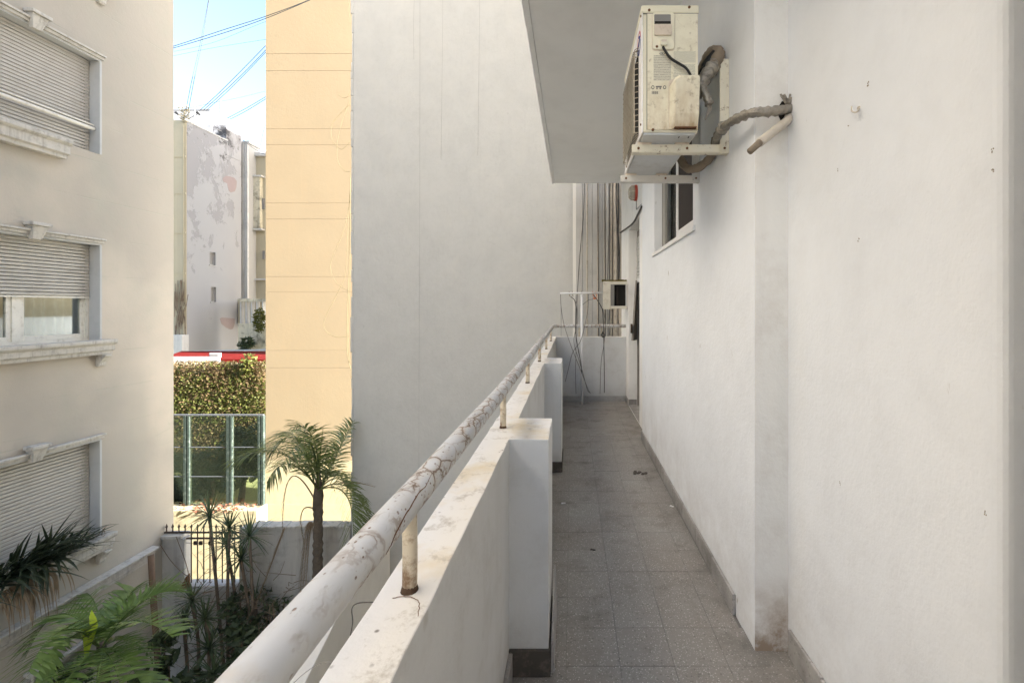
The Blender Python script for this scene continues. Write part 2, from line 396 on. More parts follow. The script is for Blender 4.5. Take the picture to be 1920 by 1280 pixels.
def tag(o, label=None, cat=None, group=None, kind=None):
    for k, v in (('label', label), ('category', cat), ('group', group), ('kind', kind)):
        if v: o[k] = v
    return o
def thing(name, loc, label, cat, group=None):
    o = bpy.data.objects.new(name, None); COL.objects.link(o); o.location = loc; o.empty_display_size = .1
    return tag(o, label, cat, group)
def curve(pts, n=16):                                    # Catmull-Rom through pts
    pts = [Vector(p) for p in pts]; out = []
    q = [pts[0]*2-pts[1]]+pts+[pts[-1]*2-pts[-2]]
    for i in range(1, len(q)-2):
        for k in range(n):
            t = k/n; a, b, c, d = q[i-1], q[i], q[i+1], q[i+2]
            out.append(.5*((2*b)+(c-a)*t+(2*a-5*b+4*c-d)*t*t+(3*b-a-3*c+d)*t*t*t))
    return out+[pts[-1]]
def wire(name, pts, r, mat, label=None, cat='cable', group=None, n=10, sides=5, parent=None):
    o = MB().tube(curve(pts, n), r, sides).build(name, mat, parent, smooth=True)
    if parent is None: tag(o, label, cat, group)
    return o
def holed(mb, u0, u1, v0, v1, holes, fn):                # rectangles of a wall around its openings; fn(u0,u1,v0,v1) adds a box
    us = sorted({u0, u1, *[a for h_ in holes for a in h_[:2]]}); 
    for a, b in zip(us, us[1:]):
        hs = sorted([h_ for h_ in holes if h_[0] <= a+1e-6 and h_[1] >= b-1e-6], key=lambda h_: h_[2]); v = v0
        for h_ in hs:
            if h_[2] > v: fn(a, b, v, h_[2])
            v = h_[3]
        if v < v1: fn(a, b, v, v1)

# ================================================================ THE SETTING
GZ = -6.0
tag(MB().quad((-400, -300, GZ), (400, -300, GZ), (400, 600, GZ), (-400, 600, GZ)).build('ground', 'soil'), kind='structure')
tag(MB().quad((-30, 8.7, GZ+.006), (-4.2, 8.7, GZ+.006), (-4.2, 26, GZ+.006), (-30, 26, GZ+.006)).build('lawn', 'lawn'), kind='structure')

# ---- balcony floor with terrazzo tiles
floor = MB().box(-.30, 3.0, -2.0, 6.55, -.25, -.004).build('balcony_floor', 'joint'); tag(floor, kind='structure')
xs = [-.2245, -.023, .179, .381, .583, .785]; tp = .2018; g = .0006
tile_me = {}
def tile(x0, x1, y0, y1):
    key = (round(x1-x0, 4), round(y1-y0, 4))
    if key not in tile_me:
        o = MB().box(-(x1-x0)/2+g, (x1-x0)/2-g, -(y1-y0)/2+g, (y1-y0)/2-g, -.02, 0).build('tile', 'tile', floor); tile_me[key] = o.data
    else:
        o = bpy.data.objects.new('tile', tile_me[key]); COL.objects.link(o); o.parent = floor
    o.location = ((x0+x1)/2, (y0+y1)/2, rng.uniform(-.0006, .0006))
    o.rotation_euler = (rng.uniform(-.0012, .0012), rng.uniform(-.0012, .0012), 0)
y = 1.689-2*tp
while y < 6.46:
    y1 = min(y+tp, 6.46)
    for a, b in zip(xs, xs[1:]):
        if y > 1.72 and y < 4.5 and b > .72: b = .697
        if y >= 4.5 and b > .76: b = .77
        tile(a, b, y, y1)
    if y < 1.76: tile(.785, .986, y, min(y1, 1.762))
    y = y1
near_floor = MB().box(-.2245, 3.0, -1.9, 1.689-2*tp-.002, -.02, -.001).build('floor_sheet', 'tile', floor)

# ================================================================ OWN BUILDING
own = thing('apartment_building', (.77, 3.0, 0), 'white painted apartment building along the right side of the balcony, air conditioner on its wall', 'building')
CZ, SY1 = 3.30, 7.2
# near wall with the rounded corner at its near end
MB().box(.84, 3.0, .885, 1.90, -.2, CZ+.02).build('wall', 'wall', own, bevel=.022, seg=4)['label'] = 'nearest stretch of white wall with a wall hook'
# middle wall with the window opening, its near end is the pier face
mb = MB(); WY0, WY1, WZ0, WZ1 = 2.67, 3.93, 1.81, 2.72
holed(mb, 1.77, 4.60, -.2, CZ+.02, [(WY0, WY1, WZ0, WZ1)], lambda a, b, c, d: mb.box(.711, .92, a, b, c, d))
bm_o = mb.build('wall', 'wall', own); bm_o['label'] = 'middle stretch of white wall behind the air conditioner'
MB().box(.713, .9, 1.764, 1.772, -.01, CZ+.01).build('pier_face', 'pier', own)
# wall of the far door
mb = MB(); DY0, DY1, DZ = 5.20, 6.19, 2.39
holed(mb, 4.60, 7.10, -.2, CZ+.02, [(DY0, DY1, 0.0, DZ)], lambda a, b, c, d: mb.box(.77, .905, a, b, c, d))
mb.build('wall', 'farwall', own)['label'] = 'far stretch of wall with the shuttered door'
# rooms and back walls, plus an added shading wall
MB().box(2.8, 3.0, 1.90, 7.1, -.2, CZ).build('room_wall', 'room', own)
MB().box(.92, 2.8, 4.3, 4.6, -.2, CZ).build('room_wall', 'room', own)
MB().box(.905, 2.8, 6.7, 7.09, -.2, CZ).build('room_wall', 'room', own)
MB().box(.60, 2.0, -1.4, .55, -.2, CZ).build('unseen_shade_wall', 'pier', own)  # unseen wall, set forward to darken the near wall's end face
MB().box(3.0, 3.2, -1.4, 7.1, -.2, CZ).build('room_wall', 'pier', own)
# slab above with a dropped drip edge
sl = MB().box(-.28, 3.2, .90, SY1-.001, CZ+.012, CZ+.22)
sl.build('ceiling_slab', 'ceil', own)
ed = MB(); yy = .90
while yy < SY1:                                           # rough hand-trowelled drip edge
    y2 = min(yy+rng.uniform(.25, .6), SY1); ed.box(-.322-rng.uniform(0, .004), -.282, yy, y2, CZ-rng.uniform(0, .003), CZ+.21); yy = y2
ed.build('drip_edge', 'ceil', own, bevel=.002, seg=1)
MB().box(.78, 6, -1.4, 7.1, CZ+.23, 12.2).build('unseen_mass', 'wall', own)  # unseen upper storeys, height set to keep the courtyard shaded
MB().box(.87, 6, 7.101, 7.895, -6, 12.2).build('unseen_mass', 'wall', own)  # unseen block added to stop sun slipping past the far end
MB().box(.84, 6, -14, -1.401, -6, 12.2).build('unseen_rear_mass', 'wall', own)  # unseen mass added behind the camera to block the sun
MB().box(-.33, 3.2, -2.2, 6.6, -6.0, -3.2).build('lower_wall', 'white_low', own)
MB().box(.7, 3.2, -2.2, 7.1, -3.2, -.26).build('lower_wall', 'wall', own)

# skirting tiles (one missing at the pier)
def skirts(x0, x1, y0, y1, z1, along, step=.305, mat='skirt'):
    a, b = (y0, y1) if along == 'y' else (x0, x1)
    while a < b-.01:
        c = min(a+step, b); dz = rng.uniform(-.003, .003); dx = rng.uniform(-.002, .002)
        m = MB()
        if along == 'y': m.box(x0+dx, x1, a+.001, c-.001, .0005, z1+dz)
        else: m.box(a+.001, c-.001, y0+dx, y1, .0005, z1+dz)
        m.build('skirting_tile', mat, own, bevel=.002, seg=1); a = c
skirts(.697, .7095, 1.965, 4.60, .09, 'y')
skirts(.826, .8385, .90, 1.74, .10, 'y')
skirts(.757, .7685, 6.19, 6.46, .085, 'y')
skirts(.77, .88, 6.178, 6.19, .085, 'x')

# window in the middle wall
w = MB()
fx0, fx1 = .786, .85
w.box(fx0, fx1, WY0, WY1, WZ0, WZ0+.035).box(fx0, fx1, WY0, WY1, WZ1-.04, WZ1).box(fx0, fx1, WY1-.03, WY1, WZ0+.035, WZ1-.04).box(fx0, fx1, WY0, WY0+.03, WZ0+.035, WZ1-.04)
win = w.build('window', 'alu', own, bevel=.002, seg=1)
MB().box(.698, .786, WY0-.05, WY1+.06, WZ0-.03, WZ0).build('sill', 'alu', win, bevel=.003)
for k in range(3): MB().box(.772+.004*k, .80, WY1-.05-.035*k, WY1-.03-.035*k, WZ0+.036, WZ1-.041).build('track', ('alud', 'slatw', 'alud')[k], win)
s = MB(); a0, a1 = 2.72, 3.45
s.box(.79, .812, a0, a0+.05, WZ0+.04, WZ1-.05).box(.79, .812, a1-.045, a1, WZ0+.04, WZ1-.05).box(.79, .812, a0+.05, a1-.045, WZ0+.04, WZ0+.10).box(.79, .812, a0+.05, a1-.045, WZ1-.10, WZ1-.05)
s.build('sash', 'alu', win, bevel=.003)
MB().box(.799, .803, a0+.05, a1-.045, WZ0+.10, WZ1-.10).build('dark_opening_sheet', 'roomd', win)  # dark sheet in the sash, coloured like the unlit room of an open window
MB().box(.825, .829, 3.40, WY1-.06, WZ0+.05, WZ1-.06).build('pane', 'glass', win)
MB().box(.86, .87, WY0-.02, WY1+.02, WZ0, WZ1).build('dark_backing_sheet', 'roomd', win)  # dark sheet in place of the room behind the window

# far door with a half lowered roller shutter
dr = MB().box(.886, .92, DY0, DY0+.05, 0, DZ-.02).box(.886, .92, DY1-.035, DY1, 0, DZ-.02).box(.886, .92, DY0+.05, DY1-.035, DZ-.10, DZ-.02).build('door', 'doorleaf', own)
z = DZ-.11; k = 0
while z > 1.74:
    MB().box(.875-.002*(k % 2), .885, DY0+.03, DY1-.02, z-.038, z).build('slat', 'slatw', dr, bevel=.004, seg=1); z -= .043; k += 1
MB().box(.868, .888, DY0+.03, DY1-.02, z-.05, z).build('shutter_rail', 'alu', dr)
MB().hexa([(.78, 5.98, .9), (.80, 5.96, .9), (.88, 6.16, .9), (.86, 6.17, .9), (.845, 6.06, 1.70), (.86, 6.04, 1.70), (.885, 6.16, 1.70), (.87, 6.17, 1.70)]).build('leaf', 'doorleaf', dr)
MB().box(.90, .93, DY0+.05, DY1-.04, .02, 1.72).build('leaf', 'doorleaf', dr)
MB().box(.77, .79, 5.95, 6.0, 1.0, 1.12).build('latch', 'iron', dr)
MB().box(.776, .93, DY0, DY1, -.004, .012).build('threshold', 'skirt', dr)
wire('conduit', [PX(1163, 436, .76), PX(1185, 420, .755), PX(1196, 402, .755), PX(1203, 387, .755)], .012, 'wire', parent=own)

# ================================================================ PARAPET AND RAILING
def zp(yv): return .857+max(0, yv-1.8)*.0131
par = thing('balcony_parapet', (-.275, 2.5, 0), 'low white rendered balcony parapet with two protruding piers under the handrail', 'parapet')
bm = bmesh.new()
ys = [-1.99, 1.645, 1.8, 1.953, 3.68, 4.05, 6.475, 6.58]
cells = set()
xg = [-.324, -.229, -.087, .768]
for j in range(len(ys)-1):
    cells.add((0, j))
    if j in (1, 2, 4): cells.add((1, j))
    if j == 6: cells.add((1, j)); cells.add((2, j))
def vtx(i, j, top): return bm.verts.new((xg[i]+.275, ys[j]-2.5, zp(ys[j]) if top else -.30))
for (i, j) in cells:
    zb = -.30
    def q(pts): bm.faces.new([bm.verts.new((x+.275, yv-2.5, zv)) for x, yv, zv in pts])
    x0, x1, y0, y1 = xg[i], xg[i+1], ys[j], ys[j+1]; z0, z1 = zp(y0), zp(y1)
    q([(x0, y0, z0), (x1, y0, z0), (x1, y1, z1), (x0, y1, z1)])
    if (i-1, j) not in cells: q([(x0, y0, zb), (x0, y1, zb), (x0, y1, z1), (x0, y0, z0)])
    if (i+1, j) not in cells: q([(x1, y0, zb), (x1, y1, zb), (x1, y1, z1), (x1, y0, z0)])
    if (i, j-1) not in cells: q([(x0, y0, zb), (x1, y0, zb), (x1, y0, z0), (x0, y0, z0)])
    if (i, j+1) not in cells: q([(x0, y1, zb), (x1, y1, zb), (x1, y1, z1), (x0, y1, z1)])
bmesh.ops.remove_doubles(bm, verts=bm.verts, dist=1e-4)
bmesh.ops.recalc_face_normals(bm, faces=bm.faces)
# subdivide along the length so that the arrises can wander
bmesh.ops.bisect_plane
for yv in [k*.11-4.4 for k in range(80)]:
    bmesh.ops.bisect_plane(bm, geom=bm.verts[:]+bm.edges[:]+bm.faces[:], plane_co=(0, yv, 0), plane_no=(0, 1, 0))
for v in bm.verts:
    if v.co.z > .5:
        v.co.x += rng.uniform(-.0022, .0022); v.co.z += rng.uniform(-.002, .002)
me = bpy.data.meshes.new('parapet_wall'); bm.to_mesh(me)
for f in bm.faces: pass
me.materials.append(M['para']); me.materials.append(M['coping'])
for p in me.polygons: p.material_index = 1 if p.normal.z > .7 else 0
bm.free()
po = bpy.data.objects.new('parapet_wall', me); COL.objects.link(po); po.parent = par
md = po.modifiers.new('bevel', 'BEVEL'); md.width = .014; md.segments = 3; md.limit_method = 'ANGLE'; md.angle_limit = R(50)
# bare grimy strip where the skirting has fallen off, and the loose piece of skirting
MB().box(-.232, -.079, 1.634, 1.95, 0.001, .098).build('bare_strip', 'grime', par, bevel=.004)
MB().box(-.232, -.080, 3.670, 4.04, 0.001, .085).build('bare_strip', 'grime', par, bevel=.004)
MB().hexa([(-.077, 1.66, .002), (-.065, 1.66, .002), (-.066, 1.95, .002), (-.078, 1.95, .002), (-.078, 1.67, .10), (-.070, 1.67, .10), (-.071, 1.95, .23), (-.079, 1.95, .23)]).build('skirting_tile', 'skirt', par)
a = .2
while a < 1.6:
    MB().box(-.229, -.214, a, min(a+.3, 1.63)-.002, .001, .095).build('skirting_tile', 'skirt', par, bevel=.002, seg=1); a += .3
a = -.2
while a < .74:
    b = min(a+.305, .755); MB().box(a, b-.002, 6.462, 6.476, .001, .078).build('skirting_tile', 'skirt', par, bevel=.002, seg=1); a += .305

rail = thing('handrail', (-.275, 2.5, .86), 'thick white round handrail with peeling rusty paint, running along the parapet', 'handrail')
RX = -.275
def rz(yv): return zp(yv)+.153
pts = []; yv = -1.9
while yv < 6.35: pts.append((RX+.0006*math.sin(yv*9), yv, rz(yv))); yv += .12
pts += [(RX+.004, 6.44, rz(6.44)), (RX+.02, 6.49, rz(6.47)), (RX+.06, 6.515, rz(6.5))]
for k in range(9): pts.append((RX+.06+(.768-RX-.06)*(k+1)/9, 6.52, rz(6.5)))
MB().tube(pts, .0248, 28).build('rail_tube', 'rail', rail, smooth=True)
for yv in (-.25, .766, 1.80, 2.79, 3.80, 4.80, 5.78):
    p_ = MB().tube([(RX, yv, zp(yv)-.01), (RX+.001, yv, zp(yv)+.05), (RX, yv, rz(yv)-.015)], .0122, 16).build('post', 'post', rail, smooth=True)
    MB().tube([(RX, yv, zp(yv)-.004), (RX, yv, zp(yv)+.003), (RX, yv, zp(yv)+.009)], [.0158, .0138, .0123], 14).build('base_rust', 'dark_rust', p_, smooth=True)
for x in (.10, .42):
    MB().tube([(x, 6.52, zp(6.5)-.01), (x, 6.52, rz(6.5)-.01)], .011, 10).build('post', 'post', rail, smooth=True)
# long split in the paint of the near stretch
def onrail(yv, ang, lift=.0003): return Vector((RX+(.0248+lift)*math.sin(ang), yv, rz(yv)+(.0248+lift)*math.cos(ang)))
cr = []
for k, (yv, ang) in enumerate([(.615, 2.05), (.625, 1.75), (.64, 1.45), (.66, 1.30), (.69, 1.12), (.705, 1.10), (.73, .98), (.76, .90), (.785, .98), (.81, .85), (.835, .72)]):
    cr.append(onrail(yv, ang))
ccr = curve(cr, 5)
MB().tube([p+Vector((rng.uniform(-.0006, .0006),)*3) for p in ccr], [.0003+.0009*min(1, 3*min(i, len(ccr)-1-i)/len(ccr)) for i in range(len(ccr))], 5).build('paint_split', 'rust', rail)
cr = [Vector((RX-.02, .745, zp(1)+.0004)), Vector((RX+.004, .748, zp(1)+.0004)), Vector((RX+.026, .735, zp(1)+.0004)), Vector((RX+.036, .70, zp(1)+.0000))]
MB().tube([p+Vector((rng.uniform(-.001, .001), rng.uniform(-.001, .001), -.0003)) for p in curve(cr, 6)], .0006, 5).build('coping_crack', 'rust', par)
wire('loose_wire', [P(700, 1128, .82), P(672, 1130, .84), P(660, 1140, .84), P(661, 1165, .83), P(657, 1190, .80)], .0011, 'wire', 'short black wire curling out beside the outer edge of the parapet', 'wire')
wire('thin_wire', [P(632, 1238, .72), P(600, 1243, .80), P(570, 1262, .83), P(540, 1290, .85)], .0006, 'rope', 'very thin grey wire hanging off the outer parapet edge near the bottom', 'wire')

# ================================================================ AIR CONDITIONER ON ITS BRACKETS
AX0, AX1, AY0, AY1, AZ0, AZ1 = .302, .545, 1.96, 2.58, 2.09, 2.64
ac = thing('air_conditioner', (.42, 2.25, AZ0), 'aged cream outdoor air conditioner unit with black cable, on brackets over the window', 'air conditioner')
MB().box(AX0+.004, AX1, AY0+.003, AY1, AZ0+.004, AZ1-.036).build('casing', 'ac', ac, bevel=.004)
MB().box(AX0-.002, AX0+.004, AY0, AY1, AZ0, AZ1-.03).build('front_panel', 'acw', ac, bevel=.002)
MB().box(AX0-.004, AX1+.003, AY0-.003, AY1+.003, AZ1-.035, AZ1).build('lid', 'ac', ac, bevel=.006)
MB().box(AX0+.006, AX1-.01, AY0+.01, AY1-.01, AZ0-.006, AZ0+.004).build('base_pan', 'acz', ac, bevel=.002)
MB().box(AX0+.022, AX1-.002, AY0-.0015, AY0+.003, AZ0+.012, AZ1-.037).build('side_panel', 'acs', ac, bevel=.0015)
def A(px, py, out=0.0): return P(px, py, AY0-out)
def rrect(x0, x1, z0, z1, r, n=4):
    o = []
    for cx, cz, a0 in ((x1-r, z1-r, 0), (x0+r, z1-r, 90), (x0+r, z0+r, 180), (x1-r, z0+r, 270)):
        for k in range(n+1): a = R(a0+90*k/n); o.append((cx+r*math.cos(a), cz+r*math.sin(a)))
    return o
def plate(name, x0, y0, x1, y1, r, d0, d1, mat, parent, **kw):
    a, b = A(x0, y1), A(x1, y0)
    return MB().prism(rrect(a.x, b.x, a.z, b.z, r), lambda u, v, k: (u, AY0-(d0, d1)[k], v)).build(name, mat, parent, **kw)
MB().box(AX0+.0195, AX0+.0215, AY0-.0018, AY0+.002, AZ0+.012, AZ1-.037).box(AX0+.004, AX1, AY0-.0012, AY0+.002, AZ1-.0375, AZ1-.0352).build('panel_seam', 'ink', ac)
plate('plate_outline', 1222, 25.2, 1265.2, 96, .013, .0012, .0022, 'acp', ac)
hp = plate('handle_plate', 1223, 26, 1264, 95, .012, .0015, .009, 'ac', ac, bevel=.003)
plate('handle_recess', 1226, 30, 1257, 49, .004, .009, .0095, 'acd', hp)
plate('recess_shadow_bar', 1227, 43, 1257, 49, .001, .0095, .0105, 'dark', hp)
plate('pocket_lip', 1225.5, 49.5, 1258.5, 70, .006, .009, .017, 'acp', hp, bevel=.002)
plate('cable_clamp', 1237.5, 78, 1249.5, 89, .003, .009, .019, 'ac', hp, bevel=.002)
plate('clamp_recess', 1238.5, 79, 1248.5, 83, .001, .019, .0195, 'acp', hp)
cc = [A(1243, 88, .016), A(1248, 97, .02), A(1257, 109, .022), A(1272, 119, .022), A(1285, 127, .024), A(1293, 138, .026), A(1298, 152, .02)]
MB().tube(curve(cc, 8), .0056, 10).build('power_cable', 'black', ac, smooth=True)
# valve cover, bulging, lower part sloping back
a, b = A(1254.5, 244), A(1306, 150)
prof = [(0, .0), (.0, .030), (.25, .050), (.93, .055), (1.0, .040), (1.0, 0)]
mbc = MB(); nx = 7
for i in range(nx+1):
    u = i/nx; bulge = min(1.0, .35+1.3*math.sqrt(max(0, u*1.6)) if u < .45 else 1.0)
    x = a.x+(b.x-a.x)*u
    top = b.z-.035*max(0, (.33-u)/.33)**2
    for t_, d in prof: mbc.v.append((x, AY0-.0015-d*bulge*(.6+.4*min(1, t_*2.2)), a.z+(top-a.z)*t_))
m = len(prof)
for i in range(nx):
    for k in range(m): mbc.f.append((i*m+k, i*m+(k+1) % m, (i+1)*m+(k+1) % m, (i+1)*m+k))
mbc.f.append(tuple(range(m))); mbc.f.append(tuple(range(nx*m, nx*m+m)))
mbc.build('valve_cover', 'acs', ac, bevel=.004, seg=3)
plate('cover_outline', 1253.2, 149, 1306.5, 245.3, .02, .0012, .0022, 'acp', ac)
plate('cover_rust', 1262, 242.6, 1303, 244, .001, .003, .0325, 'rust', ac)
def screw(px, py, d=.004):
    c = A(px, py); MB().tube([(c.x, AY0+.001, c.z), (c.x, AY0-d, c.z), (c.x, AY0-d-.0015, c.z)], [.006, .006, .003], 8).build('screw', 'rust', ac)
for px, py in ((1217, 20.5), (1292, 15), (1224, 244), (1300, 241), (1231, 90)): screw(px, py, .010 if py in (90,) else .006)
for px, py in ((1267, 256), (1284, 255)):
    c = PX(px, py, AX0+(px-1200)*.0025); MB().box(c.x-.002, c.x+.002, 1.99, 2.005, AZ0-.0075, AZ0-.0055).build('drain_slot', 'dark', ac)
plate('rating_label', 1225.5, 104, 1258, 152, .001, .0015, .0019, 'print2', ac)
plate('warning_label', 1263, 97, 1304, 118, .001, .0015, .0019, 'print', ac)
plate('warning_label', 1263, 121, 1303, 149, .001, .0015, .0019, 'print', ac)
c = A(1241.5, 103)
MB().prism([(c.x+.0115*math.cos(R(a_)), c.z+.0055*math.sin(R(a_))+.003) for a_ in range(0, 360, 30)], lambda u, v, k: (u, AY0-(.0015, .0024)[k], v)).build('oval_mark', 'ink', ac)
MB().prism([(c.x+.0085*math.cos(R(a_)), c.z+.0035*math.sin(R(a_))+.003) for a_ in range(0, 360, 30)], lambda u, v, k: (u, AY0-(.0024, .0027)[k], v)).build('oval_mark', 'ac', ac)
MB().prism([(c.x+.004*math.cos(R(a_)), c.z+.0022*math.sin(R(a_))+.003) for a_ in range(0, 360, 60)], lambda u, v, k: (u, AY0-(.0027, .003)[k], v)).build('oval_mark', 'ink', ac)
for px, n_ in ((1224, 10), (1246, 10)):
    c = A(px, 164.5)
    MB().prism([(c.x+.007*math.cos(R(a_)), c.z+.0085*math.sin(R(a_))) for a_ in range(0, 360, 30)], lambda u, v, k: (u, AY0-(.0015, .0022)[k], v)).build('round_mark', 'ink', ac)
    MB().prism([(c.x+.0035*math.cos(R(a_)), c.z+.0045*math.sin(R(a_))) for a_ in range(0, 360, 45)], lambda u, v, k: (u, AY0-(.0022, .0026)[k], v)).build('round_mark', 'ac', ac)
plate('bar_mark', 1229.5, 162, 1240.5, 164.5, .0005, .0015, .0022, 'ink', ac)
plate('bar_mark', 1230.5, 165, 1233, 168, .0005, .0015, .0022, 'ink', ac)
plate('bar_mark', 1236.5, 165, 1239, 168, .0005, .0015, .0022, 'ink', ac)
bc = MB()
for k in range(9):
    a = A(1222+k*1.35, 177); b = A(1222+k*1.35+(.9 if k % 3 else .6), 172); bc.box(a.x, b.x, AY0-.0022, AY0-.001, a.z, b.z)
bc.build('barcode', 'ink', ac)
# front emblem: red and blue ring with a wave
ez, ey, er = 2.515, 2.035, .052
def ringpart(a0, a1, mat):
    m_ = MB(); n_ = 12
    for i in range(n_):
        u0, u1 = R(a0+(a1-a0)*i/n_), R(a0+(a1-a0)*(i+1)/n_)
        f = lambda r_, u_, x_: (x_, ey+r_*math.cos(u_), ez+r_*math.sin(u_))
        m_.hexa([f(er-.011, u0, AX0-.0021), f(er, u0, AX0-.0021), f(er, u1, AX0-.0021), f(er-.011, u1, AX0-.0021),
                 f(er-.011, u0, AX0-.003), f(er, u0, AX0-.003), f(er, u1, AX0-.003), f(er-.011, u1, AX0-.003)])
    m_.build('emblem', mat, ac)
ringpart(5, 175, 'pink'); ringpart(185, 355, 'blue')
MB().tube([(AX0-.0022, ey+.03*math.sin(k*.8), ez-.03+.06*k/8) for k in range(9)], .004, 6).build('emblem', 'blue', ac)
# fan guard: bowed wires in a frame
gr = MB(); gy0, gy1, gz0, gz1 = 2.035, 2.47, 2.105, 2.50
nv = 26
for k in range(nv+1):
    yv = gy0+(gy1-gy0)*k/nv
    gr.tube([(AX0-.004, yv, gz0), (AX0-.022, yv, gz0+.012), (AX0-.024, yv, (gz0+gz1)/2), (AX0-.022, yv, gz1-.012), (AX0-.004, yv, gz1)], .0019, 5)
for k in range(15):
    zv = gz0+.015+(gz1-gz0-.03)*k/14
    gr.tube([(AX0-.004, gy0, zv), (AX0-.026, gy0+.012, zv), (AX0-.026, gy1-.012, zv), (AX0-.004, gy1, zv)], .0019, 5)
gr.build('fan_guard', 'grille', ac)
MB().box(AX0-.0035, AX0-.0022, 2.05, 2.455, 2.115, 2.49).build('fan_opening', 'dark', ac)
for zv, yv in ((2.13, 1.975), (2.60, 1.972), (2.11, 2.50)):
    MB().tube([(AX0-.002, yv, zv), (AX0-.006, yv, zv)], .005, 8).build('screw', 'rust', ac)

def bracket(yc, mat, label, ztop):
    b = thing('wall_bracket', (.70, yc, 2.05), label, 'bracket', 'brackets carrying the air conditioner')
    MB().box(.27, .709, yc-.015, yc-.010, 2.038, 2.073).box(.27, .709, yc-.010, yc+.024, 2.036, 2.041).build('arm', mat, b, bevel=.0015, seg=1)
    MB().box(.668, .7105, yc-.018, yc-.012, 2.032, ztop).box(.705, .7105, yc-.012, yc+.022, 2.032, ztop).build('upright', mat, b, bevel=.0015, seg=1)
    MB().box(.30, .36, yc-.008, yc+.03, 2.074, 2.086).build('rubber_foot', 'acp', b)
    MB().box(.47, .53, yc-.008, yc+.03, 2.074, 2.086).build('rubber_foot', 'acp', b)
    for x in (.30, .52, .69): MB().tube([(x, yc-.014, 2.055), (x, yc-.020, 2.055)], .006, 6).build('bolt', 'rust', b)
bracket(2.07, 'bracket', 'nearer cream metal bracket arm with rust, under the near end of the air conditioner', 2.46)
bracket(2.545, 'bracket2', 'farther grey-white bracket arm, under the far end of the air conditioner', 2.46)

# wrapped pipes
def lumpy(pts, r, n=14, k=6, amp=.12, name='wrapped_pipe', mat='foil', parent=None):
    c = curve(pts, k); rr = [r*(1+amp*math.sin(i*1.7)+rng.uniform(-amp, amp)) for i in range(len(c))]
    m_ = MB().tube(c, rr, n); m_.v = [tuple(Vector(v)+Vector((rng.uniform(-1, 1), rng.uniform(-1, 1), rng.uniform(-1, 1)))*r*.10) for v in m_.v]
    return m_.build(name, mat, parent, smooth=True)
loop = thing('insulated_pipe', P(1330, 140, 2.05), 'thick tape-wrapped pipe arching up in a loop beside the air conditioner', 'pipe')
lumpy([P(1302, 178, 2.06), P(1314, 160, 2.055), P(1327, 138, 2.055), P(1341, 121, 2.06)], .031, parent=loop, name='tape_wrap')
lumpy([P(1338, 126, 2.06), P(1346, 108, 2.08), P(1343, 98, 2.14), P(1332, 103, 2.25), P(1318, 130, 2.38), P(1308, 158, 2.46), P(1303, 185, 2.5)], .030, amp=.03, parent=loop, name='foam_sleeve', mat='foam')
lumpy([P(1342, 100, 2.09), P(1330, 114, 2.10), P(1318, 138, 2.11), P(1310, 166, 2.12), P(1307, 184, 2.13)], .021, amp=.03, parent=loop, name='black_sleeve', mat='black')
lumpy([P(1316, 163, 2.03), P(1324, 180, 2.03), P(1330, 196, 2.03)], [.018][0], n=8, parent=loop, name='tape_end')
MB().strip([P(1328, 190, 2.03), P(1331, 205, 2.02), P(1322, 225, 2.025)], [.012, .010, .003], Vector((1, .3, 0)).normalized()).build('tape_end', 'foil', loop)
lp2 = thing('drain_hose_bundle', P(1430, 210, 1.7), 'thinner silver-taped pipe running from the wall hole under the air conditioner', 'pipe')
lumpy([P(1484, 203, 1.76), P(1464, 207, 1.715), P(1440, 210, 1.705), P(1415, 211, 1.71), P(1392, 218, 1.76), P(1372, 228, 1.84), P(1354, 240, 1.95), P(1345, 256, 2.03), P(1342, 268, 2.10)], .0175, parent=lp2, name='tape_wrap')
lumpy([P(1342, 262, 2.14), P(1338, 282, 2.2), P(1326, 302, 2.28), P(1305, 316, 2.36), P(1288, 315, 2.44), P(1277, 300, 2.5), P(1275, 280, 2.52)], .021, amp=.05, parent=lp2, name='lower_sleeve', mat='foam')
lumpy([P(1358, 236, 1.93), P(1352, 246, 1.96)], .024, parent=lp2, name='tape_lump')
dp = thing('drain_pipe_stub', P(1440, 250, 1.7), 'short dirty white plastic drain pipe sticking out of the wall hole', 'pipe')
MB().tube(curve([P(1481, 216, 1.77), P(1474, 228, 1.72), P(1455, 243, 1.69), P(1424, 268, 1.66)], 6), .0165, 14).build('pipe', 'drain', dp, smooth=True)
MB().tube([P(1426, 266, 1.66), P(1406, 284, 1.645)], [.013, .0125], 14).build('pipe_end', 'foam', dp, smooth=True)
hole = MB()
hc = P(1473, 212, 1.7625)
hole.prism([(hc.x+.030*math.cos(R(a_))*(1+.2*math.sin(a_*.05)), hc.z+.047*math.sin(R(a_))*(1+.15*math.cos(a_*.11))) for a_ in range(0, 360, 24)], lambda u, v, k: (u, 1.7638-.0016*k, v))
hole.build('pipe_hole', 'dark', own)
tu = MB()
for k in range(14):
    a_ = rng.uniform(0, 6.28); s0 = P(1477+rng.uniform(-4, 5), 196+rng.uniform(-4, 6), 1.745)
    tu.tube([s0, s0+Vector((rng.uniform(-.03, .02), -.01, rng.uniform(.005, .035)))], .004, 5)
tu.build('torn_tape', 'foil', lp2)

